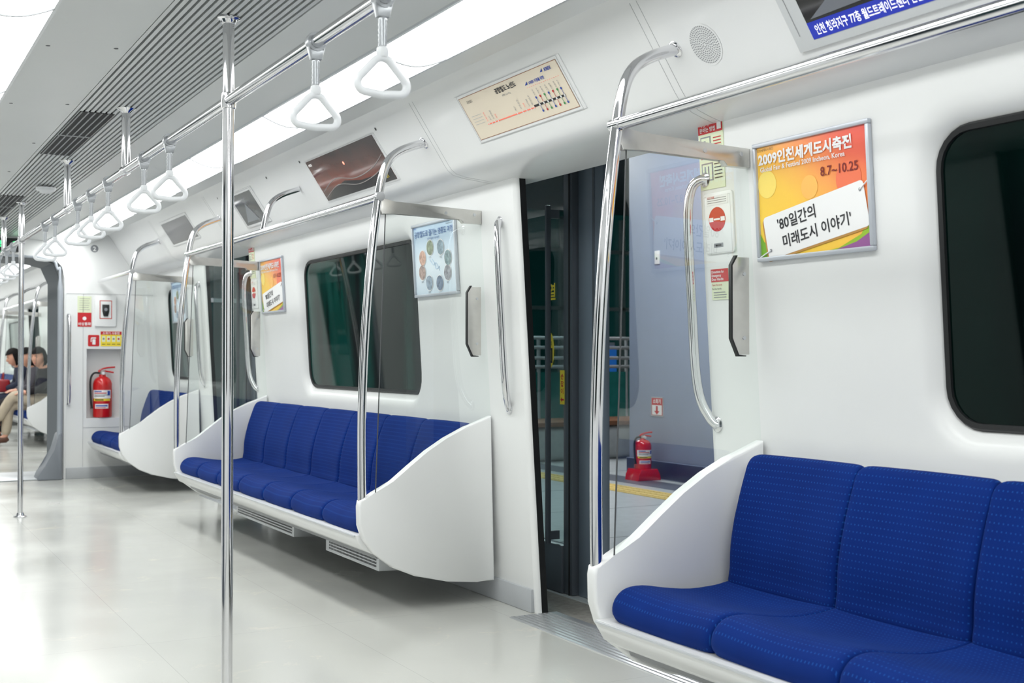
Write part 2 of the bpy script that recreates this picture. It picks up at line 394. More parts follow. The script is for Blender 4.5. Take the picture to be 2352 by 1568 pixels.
# ceiling panels
GR0,GR1=.845,1.235
for ya,yb in ((-.9,Y1),(Y2,Y3)):
    mb=MB()
    for sd in (1,-1):
        mb.loft([[(SX(x,sd),y,z) for x,z in ((GR1,2.185),(GR1,2.150),(1.25,2.148),(1.545,2.125),(1.55,2.16))] for y in (ya,yb)],CEIL,False,False)
        mb.loft([[(SX(x,sd),y,z) for x,z in ((1.81,2.16),(1.815,2.122),(1.95,2.135),(1.95,2.15))] for y in (ya,yb)],CEIL,False,False)
    struct(mb,'ceiling',sharp=30)
    mb=MB(); mb.box(-.6,2.7,ya,yb,2.23,2.25,CEIL); struct(mb,'ceiling')
def grille(ya,yb,label,vents):
    t=thing('ceiling_grille',label,'ceiling grille',((GR0+GR1)/2,(ya+yb)/2,2.15))
    mb=MB(); mb.box(GR0,GR1,ya,yb,2.178,2.186,BACK); mb.build('backing',t)
    mb=MB(); n=17; st=(GR1-GR0)/n
    for i in range(n):
        x=GR0+st*(i+.5)
        mb.box(x-st*.30,x+st*.30,ya,yb,2.152,2.168,SLAT)
    mb.build('slats',t)
    for a,b in vents:
        mb=MB(); mb.box(.875,1.02,a,b,2.1505,2.1775,VDARK)
        for k in range(5): mb.box(.88+k*.028,.886+k*.028,a,b,2.148,2.1515,SEAM)
        mb.box(.875,1.02,(a+b)/2-.01,(a+b)/2+.01,2.147,2.1515,SEAM)
        mb.build('air_outlet',t)
grille(-.9,Y1-.02,'long ribbed ceiling grille above the pole with dark air outlets, nearer carriage',[(5.5,6.75),(8.6,9.9)])
grille(Y2+.02,Y3,'ribbed ceiling grille in the far carriage beyond the gangway',[(15,16.3)])
def light(ya,yb,sd,label):
    x0,x1=1.55,1.81
    t=thing('ceiling_light',label,'ceiling light',(SX((x0+x1)/2,sd),(ya+yb)/2,2.1))
    n=10; prof=[(x0+(x1-x0)*i/n,2.126-.030*math.sin(PI*i/n)) for i in range(n+1)]
    js=[]; y=3.8-1.27*4
    while y<yb:
        if y>ya: js.append(y)
        y+=1.27
    ed=[ya]+js+[yb]
    for a,b in zip(ed,ed[1:]):
        mb=MB(); mb.loft([[(SX(x,sd),y,z) for x,z in prof] for y in (a+.004,b-.004)],LIGHT,False,False); mb.build('diffuser',t)
    for y in js:
        mb=MB(); mb.tube([(SX(x,sd),y,z-.006-.008*math.sin(PI*i/n)) for i,(x,z) in enumerate(prof)],.0045,SEAM,8); mb.build('joint_hoop',t)
    mb=MB()
    for x in (x0-.003,x1+.003): mb.box(min(SX(x-.005,sd),SX(x+.005,sd)),max(SX(x-.005,sd),SX(x+.005,sd)),ya,yb,2.117,2.14,ALU)
    mb.build('frame',t)
light(-.9,Y1-.02,1,'long bright ceiling light strip above the window side, nearer carriage')
light(-.9,Y1-.02,-1,'bright ceiling light strip cut off at the upper left corner')
light(Y2+.02,Y3,1,'ceiling light strip over the seats in the far carriage')
light(Y2+.02,Y3,-1,'left-hand ceiling light strip in the far carriage')

# seam lines across the cove and ceiling
mb=MB()
cp=[(x,z) for x,z in COVE[3:11]]
for yy,dirn in ((3.10,1),(4.74,-1),(8.25,1),(9.89,-1)):
    for o in (0,.035):
        base=yy-dirn*o
        pts=[]
        for k,(x,z) in enumerate(cp):
            pts.append((x+.0004,base+(0 if k<5 else dirn*.02*(k-4)),z+.0004))
        mb.tube(pts,.0017,LSEAM,6)
TRIM[0]+=1; struct(mb,'trim_%d'%TRIM[0])
mb=MB()
for k in range(9):
    for x in (.58,.80): mb.lathe([(.008,0),(.008,-.003),(.001,-.004)],DSEAM,(x,2.2+k*1.05,2.128 + (x-.54)*.075),8)
TRIM[0]+=1; struct(mb,'trim_%d'%TRIM[0])

# ------------------------------------------------------------------ end wall and gangway
def endwall(y,th):
    mb=MB(); G=1.69
    for sd in (1,-1):
        X=lambda x:SX(x,sd)
        nx0,nx1,nz0,nz1=1.895,2.215,.54,1.165
        niche=(sd==1 and th>0)
        xs=[G+.03,nx0,nx1,2.62]; zs=[0,nz0,nz1,2.2]
        for i in range(3):
            for j in range(3):
                if niche and i==1 and j==1: continue
                mb.poly([(X(xs[i]),y,zs[j]),(X(xs[i+1]),y,zs[j]),(X(xs[i+1]),y,zs[j+1]),(X(xs[i]),y,zs[j+1])],WHITE)
        mb.loft([[(X(a),y+th*b,z) for a,b in ((G+.03,0),(G+.012,.006),(G,.03),(G,.2))] for z in (0,2.2)],WHITE,False,False)
        if niche:
            d=.14
            mb.loft([[(X(a),y+dd,b) for a,b in ((nx0,nz0),(nx1,nz0),(nx1,nz1),(nx0,nz1))] for dd in (0,d)],WHITE,True,False,False)
            mb.poly([(X(a),y+d,b) for a,b in ((nx0,nz0),(nx1,nz0),(nx1,nz1),(nx0,nz1))],WHITE)
    mb.loft([[(CX+u*.66,y+dd,z) for u,z in ((-1,2.2),(-1,1.80),(-.97,1.90),(-.88,1.965),(-.7,1.985),(.7,1.985),(.88,1.965),(.97,1.90),(1,1.80),(1,2.2))] for dd in (0,th*.2)],WHITE,True,True,False)
    return mb
struct(endwall(Y1,1),'wall_end',sharp=30)
struct(endwall(Y2,-1),'wall_gangway',sharp=30)
mb=MB()
for x0,x1 in ((1.72,2.53),(-.44,.36)): mb.box(x0,x1,Y1-.02,Y1+.01,0,.10,BASEG,.003)
mb.box(1.72,2.53,Y1-.003,Y1,1.66,1.664,LSEAM)
mb.box(1.862,1.865,Y1-.003,Y1,.10,1.66,LSEAM)
mb.box(1.865,2.5,Y1-.003,Y1,.455,.458,LSEAM)
struct(mb,'baseboard_end')
g=thing('gangway_bellows','dark grey ribbed gangway connection between the two carriages','gangway',(CX,Y1+.4,0))
mb=MB()
for sd in (1,-1):
    rings=[]
    for k in range(17):
        y=Y1+.03+k*.0465; o=.012 if k%2 else 0
        rings.append([(SX(1.665+o,sd),y,.02),(SX(1.665+o,sd),y,1.78),(SX(1.60+o,sd),y,1.93+o),(SX(1.45,sd),y,1.965+o),(CX,y,1.97+o)])
    mb.loft(rings,BELLOW,False,False,False)
mb.build('bellows',g)
mb=MB()
for sd in (1,-1):
    pp=smoothpts([(SX(1.665,sd),Y1-.01,.0),(SX(1.665,sd),Y1-.01,1.7),(SX(1.64,sd),Y1-.01,1.88),(SX(1.55,sd),Y1-.01,1.965),(CX,Y1-.01,1.985)],8)
    mb.tube(pp,[.024 if p.z<1.75 else .012 for p in pp],mat('gangway_edge',(.36,.39,.43),.4),12)
mb.build('edge_trim',g)
mb=MB()
mb.prism([(1.68,0.0),(1.68,.42),(1.655,.40),(1.62,.27),(1.56,.14),(1.50,.07),(1.48,.02),(1.48,0)],Y1-.05,Y1+.22,mat('gangway_foot',(.22,.24,.27),.45),'y',.012); mb.build('foot_cover',g)
mb=MB(); mb.box(.42,1.66,Y1+.0,Y2,.001,.012,ALU,.003); mb.build('tread_plate',g)

# ------------------------------------------------------------------ poles, rail and straps
def pole(y,label,x=CX):
    t=thing('grab_pole',label,'pole',(x,y,0),'floor to ceiling poles')
    mb=MB(); mb.tube([(x,y,.012),(x,y,2.152)],.018,CHROME,20); mb.build('tube',t)
    mb=MB(); mb.lathe([(.045,0),(.045,.006),(.028,.012),(.022,.03),(.019,.03)],CHROME,(x,y,0)); mb.build('floor_flange',t)
    mb=MB(); mb.lathe([(.019,-.02),(.022,-.018),(.026,-.008),(.036,-.004),(.036,0)],CHROME,(x,y,2.151)); mb.build('ceiling_flange',t)
    mb=MB(); mb.lathe([(.0185,-.025),(.0225,-.022),(.0235,0),(.0225,.022),(.0185,.025)],CHROME,(x,y,1.89)); mb.build('joint_collar',t)
pole(3.76,'tall chrome pole nearest the camera, floor to ceiling')
pole(8.92,'chrome pole before the gangway, base flange visible on floor')
pole(14.2,'chrome pole just inside the far carriage')
pole(19.4,'most distant chrome pole in the far carriage')
RZ=1.89
def rail(ya,yb,hang,label):
    t=thing('strap_rail',label,'rail',(CX,(ya+yb)/2,RZ))
    mb=MB(); mb.tube([(CX,ya,RZ),(CX,yb,RZ)],.0175,CHROME,16); mb.build('bar',t)
    for y in hang:
        mb=MB(); mb.tube([(CX,y,RZ),(CX,y,2.152)],.018,CHROME,14); mb.lathe([(.018,-.02),(.024,-.012),(.040,0)],CHROME,(CX,y,2.152)); mb.lathe([(.0225,-.03),(.0225,.03)],CHROME,(CX,y,RZ),14,'y'); mb.build('ceiling_hanger',t)
rail(.6,11.3,(5.36,6.94,10.0),'chrome overhead rail running along the carriage with hanging straps')
rail(12.5,25.5,(15.7,17.3),'chrome overhead strap rail in the far carriage')
def strap():
    t=thing('hanging_strap','x','hanging strap',(CX,0,RZ-.2),'straps hanging from the ceiling rail')
    mb=MB(); mb.loft([[ (CX+math.cos(a)*r1, yy, RZ+math.sin(a)*r1) for a in [2*PI*k/20 for k in range(20)]] for r1,yy in ((.0178,-.013),(.025,-.013),(.026,0),(.025,.013),(.0178,.013))],STRAPG,True,False)
    mb.prism([(CX-.023,RZ-.008),(CX-.014,RZ-.045),(CX+.014,RZ-.045),(CX+.023,RZ-.008),(CX+.016,RZ-.022),(CX-.016,RZ-.022)],-.010,.010,STRAPG,'y',.002); mb.build('clamp',t)
    mb=MB(); pr=[]
    for k in range(13): pr.append((.0105 if k%2 else .009,-.045-k*.0057))
    mb.lathe(pr,STRAPG,(CX,0,RZ),12); mb.build('strap_sleeve',t)
    mb=MB(); mb.lathe([(.009,0),(.013,-.003),(.0145,-.016),(.012,-.024)],STRAPW,(CX,0,RZ-.110),14); mb.build('knuckle',t)
    T=RZ-.134; pts=[]
    cor=[((0,-.027),.026),((-.0395,-.0605),.0195),((.0395,-.0605),.0195)]
    ang=[(PI*.20,PI*.80),(PI*.80,1.46*PI),(1.54*PI,2.20*PI)]
    for (c,r),(a,b) in zip(cor,ang):
        for k in range(9):
            q=a+(b-a)*k/8; pts.append((CX+c[0]+r*math.cos(q),0,T+c[1]+r*math.sin(q)))
        if c[0]<0: pts.append((CX,0,T-.0835))
    mb=MB(); mb.tube(pts,.0095,STRAPW,10,closed=True); mb.build('triangular_handle',t)
    return t
st0=strap()
names='first second third fourth fifth sixth seventh eighth ninth tenth eleventh twelfth thirteenth'.split()
ys=[2.51,2.95,4.55,4.99,5.76,6.2,6.6,7.38,7.78,9.39,9.8,10.3,10.75]
for i,y in enumerate(ys):
    lab='white triangular hanging strap, %s from the camera along the rail'%names[i]
    if i==0: st0['label']=lab
    else: dup(st0,(0,y,0),lab)
far=[12.9,13.4,15.1,15.5,16.2,16.7,17.9,18.4]
for i,y in enumerate(far): dup(st0,(0,y,0),'far carriage hanging strap, %s beyond the gangway'%names[i])
st0.location.y=ys[0]

# ------------------------------------------------------------------ benches
SEATW=.455
def seat_profile(k=1.0):
    return [(1.925,.345),(1.918,.375),(1.932,.407),(1.965,.430),(2.02,.434),(2.10,.420),(2.20,.407),(2.30,.410),(2.38,.418),(2.39,.36),(2.30,.335),(2.10,.33),(1.96,.328)]
def back_profile():
    return [(2.335,.40),(2.338,.45),(2.342,.52),(2.358,.60),(2.384,.68),(2.408,.74),(2.425,.775),(2.445,.792),(2.47,.79),(2.485,.765),(2.475,.68),(2.46,.55),(2.44,.42),(2.40,.385)]
def cushion(prof,ya,w,m,insz,wave):
    cx=sum(p[0] for p in prof)/len(prof); cz=sum(p[1] for p in prof)/len(prof); rings=[]
    prof=[tuple(p) for p in smoothclosed(prof)]
    for t,sc in ((0,.74),(.005,.86),(.015,.93),(.035,.975),(.065,.995),(.11,1),(.2,1),(.35,1),(.5,1),(.65,1),(.8,1),(.89,1),(.935,.995),(.965,.975),(.985,.93),(.995,.86),(1,.74)):
        y=ya+w*(.002+t*.996); dx,dz=wave(t)
        rings.append([(cx+(x-cx)*(1-(1-sc)*insz[0])+dx,y,cz+(z-cz)*(1-(1-sc)*insz[1])+dz) for x,z in prof])
    mb=MB(); mb.loft(rings,m); return mb
def smoothclosed(P,n=3):
    out=[]; N=len(P); P=[Vector((p[0],p[1])) for p in P]
    for i in range(N):
        a,b,c,d=P[i-1],P[i],P[(i+1)%N],P[(i+2)%N]
        for k in range(n):
            t=k/n; q=.5*((2*b)+(c-a)*t+(2*a-5*b+4*c-d)*t*t+(3*b-a-3*c+d)*t**3); out.append((q.x,q.y))
    return out
def bench(y0,y1,n,label):
    t=thing('bench_seat',label,'bench',(2.2,(y0+y1)/2,.1),'blue benches along the window wall')
    m0=((y1-y0)-n*SEATW)/2
    for k in range(n):
        ya=y0+m0+k*SEATW
        cushion(seat_profile(),ya,SEATW,FABS,(.35,1.2,0),lambda u:(0,-.010*math.sin(PI*u))).build('seat_cushion',t,sharp=60)
        cushion(back_profile(),ya,SEATW,FABB,(1.5,.40,0),lambda u:(.012*math.sin(PI*u),0)).build('backrest',t,sharp=60)
    mb=MB(); pr=[(1.895,.335),(1.90,.315),(1.925,.275),(1.97,.25),(2.15,.215),(2.52,.17),(2.545,.40),(2.50,.775),(2.44,.70),(2.42,.36),(2.0,.325),(1.95,.335)]
    mb.prism(pr,y0+.02,y1-.02,PANEL,'y',.004); sh=mb.build('seat_shell',t)
    mb=MB(); mb.prism([(1.99,.245),(2.0,.225),(2.5,.150),(2.5,.172)],y0+.05,y1-.05,UNDER,'y'); mb.build('underside_plate',t)
    mb=MB(); mb.tube([(1.893,y0+.03,.330),(1.893,y1-.03,.330)],.004,ALU,8); mb.build('edge_trim',sh)
    return t
bench(*B1[0],'nearest blue fabric bench cut off at the lower right')
bench(*B1[1],'seven-seat blue fabric bench under the middle window')
bench(*B1[2],'short blue three-seat bench beside the fire extinguisher niche')
bench(*B2[0],'short blue bench hidden just beyond the gangway')
bench(*B2[1],'blue bench in the far carriage where passengers sit')
bench(*B2[2],'most distant blue bench in the far carriage')

PANP=[(1.893,.46),(1.898,.485),(1.918,.498),(1.965,.505),(2.0,.522),(2.05,.560),(2.13,.622),(2.21,.681),(2.3,.735),(2.4,.782),(2.522,.828),(2.538,.096),(2.45,.097),(2.3,.112),(2.15,.147),(2.05,.19),(1.96,.258),(1.915,.32),(1.895,.38)]
def partition(y,label,grp='glazed bench end partitions'):
    t=thing('bench_partition',label,'partition',(2.2,y,.09),grp)
    mb=MB(); mb.prism(PANP,y-.024,y+.024,PANEL,'y',.010,3); mb.build('end_panel',t,sharp=50)
    mb=MB(); mb.poly([(x,y,z) for x,z in [(1.978,.500),(2.0,.515),(2.05,.550),(2.13,.612),(2.21,.671),(2.3,.725),(2.4,.772),(2.53,.82),(2.478,1.712),(2.022,1.712)]],GLASS); gl=mb.build('glass_pane',t)
    mb=MB(); mb.tube([(1.976,y,.505),(2.020,y,1.71)],.0025,DSEAM,6); mb.build('edge_seal',gl)
    mb=MB(); mb.prism([(1.985,1.735),(2.0,1.770),(2.06,1.758),(2.36,1.745),(2.475,1.742),(2.475,1.682),(2.385,1.682),(2.375,1.700),(2.06,1.705),(2.0,1.700)],y-.014,y+.014,STEEL,'y',.003); br=mb.build('top_bracket',t)
    for bx in (2.30,2.44):
        mb=MB(); mb.lathe([(.007,0),(.007,-.003)],ALU,(bx,y-.013,1.722),10,'y'); mb.build('screw',br)
    mb=MB(); mb.prism([(2.412,1.375),(2.428,1.402),(2.478,1.402),(2.478,1.098),(2.436,1.098),(2.412,1.150)],y-.006,y+.006,STEEL,'y',.0015); cpl=mb.build('clamp_plate',t)
    for bz in (1.15,1.35):
        mb=MB(); mb.lathe([(.006,0),(.006,-.003)],ALU,(2.457,y-.006,bz),10,'y'); mb.build('screw',cpl)
    mb=MB(); mb.prism([(2.406,1.377),(2.425,1.407),(2.432,1.407),(2.430,1.402),(2.412,1.375),(2.412,1.150),(2.437,1.098),(2.465,1.095),(2.465,1.092),(2.433,1.092),(2.406,1.148)],y-.0065,y+.0065,BLACK,'y'); mb.build('rubber_edge',cpl)
    return t
partition(3.0,'glazed white partition at the far end of the nearest bench')
partition(4.84,'glazed white partition at the near end of the middle bench')
partition(8.15,'glazed partition at the gangway end of the middle bench')
partition(9.99,'glazed white partition beside the short three-seat bench')
partition(13.81,'far carriage partition before its first doorway')
partition(15.65,'white curved partition beside the seated passengers')
partition(18.96,'far carriage partition beyond the seated passengers')
partition(20.80,'most distant white bench partition')

POST=[(1.915,.485),(1.913,.7),(1.915,.9),(1.928,1.2),(1.953,1.5),(1.985,1.75),(2.008,1.87),(2.04,1.94),(2.10,1.985),(2.195,2.022)]
def bench_rail(y0,y1,label,posts=(1,1)):
    t=thing('grab_rail',label,'grab rail',(2.0,(y0+y1)/2,.48),'curved chrome rails over the benches')
    for y,u in ((y0,posts[0]),(y1,posts[1])):
        if not u: continue
        mb=MB(); mb.tube(smoothpts([(x,y,z) for x,z in POST],5),.0185,CHROME,18); po=mb.build('post',t)
        mb=MB(); mb.lathe([(.027,0),(.027,.006),(.02,.010)],CHROME,(0,0,0),16)
        R=Matrix.Translation((2.203,y,2.026))@Matrix.Rotation(math.radians(-124),4,'Y'); mb.bm.transform(R); mb.build('wall_flange',po)
        mb=MB(); mb.lathe([(.020,-.024),(.020,.024)],CHROME,(1.988,y,1.775),16,'y'); mb.build('joint_collar',po)
    mb=MB(); mb.tube([(1.990,y0,1.775),(1.990,y1,1.775)],.0185,CHROME,16); mb.build('overhead_bar',t)
    if y1-y0>2:
        c=(y0+y1)/2
        mb=MB(); mb.tube(smoothpts([(1.99,c,1.775),(2.01,c,1.87),(2.04,c,1.94),(2.10,c,1.985),(2.195,c,2.022)],5),.0155,CHROME,14); mb.build('middle_support',t)
bench_rail(-.31,3.0,'curved chrome grab rail over the nearest bench, upper right')
bench_rail(4.84,8.15,'curved chrome grab rail over the middle bench')
bench_rail(9.99,11.42,'chrome grab rail over the short three-seat bench',(1,0))
bench_rail(12.38,13.81,'chrome grab rail over the first bench in the far carriage',(0,1))
bench_rail(15.65,18.96,'chrome grab rail above the seated passengers')
bench_rail(20.80,24.11,'most distant chrome grab rail')

def heater(ya,yb,label):
    t=thing('seat_heater',label,'heater',(2.3,(ya+yb)/2,.12),'perforated heaters beneath the middle bench')
    mb=MB(); mb.prism([(2.12,.120),(2.12,.2045),(2.46,.1535),(2.46,.108)],ya,yb,ALU,'y',.004); cs=mb.build('casing',t)
    mb=MB(); n=int((yb-ya-.06)/.016)
    for i in range(n):
        for j in range(4):
            y=ya+.035+i*.016; z=.138+j*.0145
            mb.poly([(2.1185,y-.0045,z-.0045),(2.1185,y+.0045,z-.0045),(2.1185,y+.0045,z+.0045),(2.1185,y-.0045,z+.0045)],DSEAM)
    mb.build('perforated_front',cs)
heater(5.15,5.85,'perforated grey heater box under the middle bench, nearer the doorway')
heater(6.35,7.45,'longer perforated heater box under the middle bench, far end')

def handle(y,dr,label):
    pts=[]
    for z,o in ((1.675,-.005),(1.675,.25),(1.655,.65),(1.60,.9),(1.5,1),(1.25,1),(1.05,.98),(.95,.8),(.89,.4),(.868,.1),(.868,-.005)):
        pts.append((wallx(z)-.045*max(o,0)*1.0+(0.004 if o<0 else 0),y+dr*.05*max(o,0),z))
    mb=MB(); mb.tube(smoothpts(pts,4),.0155,CHROME,14)
    for z in (1.675,.868): mb.lathe([(.026,.0),(.026,-.006),(.018,-.010)],CHROME,(wallx(z)+.002,y,z),14,'x')
    return tag(mb.build('grab_bar'),label,'grab bar','vertical chrome handles beside doorways')
handle(3.215,1,'chrome handle seen through glass, right side of the open doorway')
handle(4.66,-1,'chrome handle on the white pillar left of the open doorway')
handle(8.365,1,'chrome handle left of the pole, near side of second doorway')
handle(9.81,-1,'chrome handle on the far side of the second doorway')
handle(14.02,1,'chrome handle at the near side of the far carriage doorway')
handle(15.47,-1,'chrome handle beside the far carriage passengers')
mb=MB(); pts=[]
a=ony(160,722,Y1); b=ony(163,928,Y1)
for u,o in ((0,-.004),(.01,.04),(.05,.07),(.2,.08),(.8,.08),(.95,.065),(.99,.04),(1,-.004)):
    pts.append((1.735+(0),Y1-o,a.z+(b.z-a.z)*u))
mb.tube(smoothpts(pts,4),.0145,CHROME,12); tag(mb.build('grab_bar'),'vertical chrome handle on the end wall beside the gangway','grab bar')

# ------------------------------------------------------------------ doorways: sills, screen doors
for i,d in enumerate(D1+D2):
    mb=MB(); mb.box(2.44,2.67,d-DN,d+DF,-.012,.004,ALU,.002)
    for k in range(8): mb.box(2.455+k*.024,2.461+k*.024,d-DN+.01,d+DF-.01,.004,.006,SEAM)
    TRIM[0]+=1; struct(mb,'trim_%d'%TRIM[0])
def psd(d,label):
    t=thing('platform_screen_door',label,'screen door',(2.95,d+.8,0))
    mb=MB(); mb.box(2.94,2.975,d+.63,d+.84,0,2.3,MGREY,.004)
    mb.box(2.936,2.941,d+.70,d+.715,0,2.3,DGREY); mb.build('outer_post',t)
    mb=MB(); mb.box(2.91,2.96,d+.845,d+.925,0,2.3,DGREY,.006); mb.box(2.905,2.911,d+.865,d+.872,0,2.3,BLACK); mb.build('inner_post',t)
    mb=MB(); mb.box(2.90,2.96,d+.925,d+2.0,0,.22,DGREY,.006); mb.box(2.90,2.96,d+.925,d+2.0,2.05,2.3,DGREY,.006); mb.build('leaf_frame',t)
    mb=MB(); mb.poly([(2.93,d+.925,.20),(2.93,d+2.0,.20),(2.93,d+2.0,2.05),(2.93,d+.925,2.05)],PSDG); gl=mb.build('glass_leaf',t)
    mb=MB(); mb.box(2.86,2.885,d+.99,d+1.01,.22,1.80,DGREY,.005)
    for z in (.26,1.76): mb.box(2.88,2.93,d+.99,d+1.01,z-.02,z+.02,DGREY)
    mb.build('pull_bar',gl)
    mb=MB(); mb.box(2.90,3.1,d-1.2,d+2.0,2.3,2.5,DGREY); mb.build('header',t)
    mb=MB(); mb.box(2.93,3.05,d-.94,d-.80,0,2.3,MGREY,.006); mb.build('outer_post',t)
    return t
p1=psd(3.92,'dark grey platform screen door frame outside the open doorway')
def vboard(px,py,x): 
    p=onx(px,py,x); return board((p.x,p.y,p.z),(0,-1,0),(0,0,1)),p
M,p=vboard(1286,928,2.9035)
mb=MB(M); mb.rect(0,.042,0,.158,0,YEL); 
for k,ch in enumerate('손잡이'): mb.text(ch,.008,.118-k*.034,.0006,.029,REDP,.0006)
mb.poly([(.006,.022,.0006),(.018,.034,.0006),(.018,.026,.0006),(.036,.026,.0006),(.036,.018,.0006),(.018,.018,.0006),(.018,.010,.0006)],REDP)
mb.build('handle_sticker',p1)
M,p=vboard(1254,850,2.926)
mb=MB(M); mb.disc(.04,.095,0,.036,YEL,.085); mb.text('주의',.016,.12,.0006,.022,BLK,.0004)
mb.rect(.018,.062,.035,.105,.0006,BLK); mb.rect(.026,.034,.045,.095,.001,YEL); mb.rect(.042,.050,.045,.095,.001,YEL); mb.build('warning_sticker',p1)
M,p=vboard(1258,686,2.926)
mb=MB(M); mb.text('열',0,0,0,.085,YEL,.002); mb.build('yellow_lettering',p1)
p2=psd(9.07,'dark platform screen door frame outside the second doorway')

# ------------------------------------------------------------------ platform
mb=MB(); mb.box(2.90,14,-2,20,-.25,-.002,PLATF); struct(mb,'floor_platform')
mb=MB(); mb.box(2.67,2.90,-2,24,-.3,-.01,CONC); mb.box(5.95,6.25,-2,20,-.004,.0005,mat('dark_band',s(95,100,110),.4)); 
for k in range(11):
    mb.box(2.9,14,-1+k*1.2,-.994+k*1.2,-.01,-.0005,mat('tile_joint',s(150,155,158),.5))
TRIM[0]+=1; struct(mb,'trim_%d'%TRIM[0])
mb=MB(); mb.box(5.50,5.78,-2,17.5,-.003,.004,TACT)
for k in range(120):
    for j in range(3): mb.box(5.53+j*.09,5.56+j*.09,5+k*.08,5.06+k*.08,.004,.007,TACT)
tag(mb.build('tactile_strip'),'yellow tactile paving strip along the platform floor','tactile strip')
mb=MB(); mb.box(6.4,7.6,5.5,9.47,0,3.6,PILLAR,.02); mb.box(6.385,7.615,5.485,9.485,0,.16,SKIRT,.004); struct(mb,'wall_pillar')
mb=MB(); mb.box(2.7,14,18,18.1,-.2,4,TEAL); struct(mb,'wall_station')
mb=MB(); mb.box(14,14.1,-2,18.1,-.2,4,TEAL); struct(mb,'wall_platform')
mb=MB(); mb.box(2.7,14,-2,18,3.6,3.7,mat('station_ceiling',(.05,.06,.065),.6,noise=.2)); struct(mb,'ceiling_platform')
def plight(x,y,label):  # lamps out of view, added to brighten the platform
    t=thing('added_platform_light',label,'ceiling light',(x,y,3.5),'added platform lights out of view')
    mb=MB(); mb.box(x-.17,x+.17,y-1.5,y+1.5,3.54,3.599,ALU,.005); mb.build('housing',t)
    mb=MB(); mb.box(x-.14,x+.14,y-1.45,y+1.45,3.525,3.541,mat('added_platform_glow',(1,1,1),.5,emit=(.97,.99,1),es=46)); mb.build('diffuser',t)
plight(4.9,7.5,'unseen white light added above the platform outside the doorway')
plight(6.5,12.5,'unseen white light added above the platform further along')
t=thing('planter_bench','grey stone platform bench with wooden top behind the pillar','bench',(7.3,11.3,0))
mb=MB(); mb.box(5.9,9.5,11.0,11.7,0,.36,STONE,.05,3); mb.build('stone_base',t)
mb=MB(); mb.box(5.87,9.53,10.96,11.74,.362,.41,WOOD,.01); mb.build('wooden_top',t)
t=thing('platform_railing','grey horizontal tube railing with teal glass behind platform bench','railing',(7.5,12.0,0))
for z in (.98,1.08,1.2,1.31):
    mb=MB(); mb.tube([(5.6,12.0,z),(11,12.0,z)],.02,RAILG,10); mb.build('rail_bar',t)
for x in (5.7,6.9,8.1,9.3,10.5):
    mb=MB(); mb.tube([(x,12.03,0),(x,12.03,1.33)],.022,RAILG,10); mb.build('rail_post',t)
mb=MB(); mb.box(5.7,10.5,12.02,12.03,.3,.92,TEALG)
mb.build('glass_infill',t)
mb=MB(); mb.box(9.0,9.6,14.5,14.6,.1,1.25,mat('blue_panel',(.01,.07,.25),.3,emit=(.03,.2,.7),es=.25),.01); mb.box(8.97,9.63,14.6,14.64,.0,1.3,ALU)
tag(mb.build('lit_blue_panel'),'blue panel far behind the platform railing','panel')
t=thing('station_frames','dark teal station window frames beyond the platform','frame',(7,17.9,0))
mb=MB()
for k in range(9): mb.box(3.2+k*1.25,3.28+k*1.25,17.9,17.99,0.01,3.5,ALU)
for z in (1.9,2.9): mb.box(3,13.8,17.9,17.97,z,z+.06,ALU)
mb.build('mullions',t)

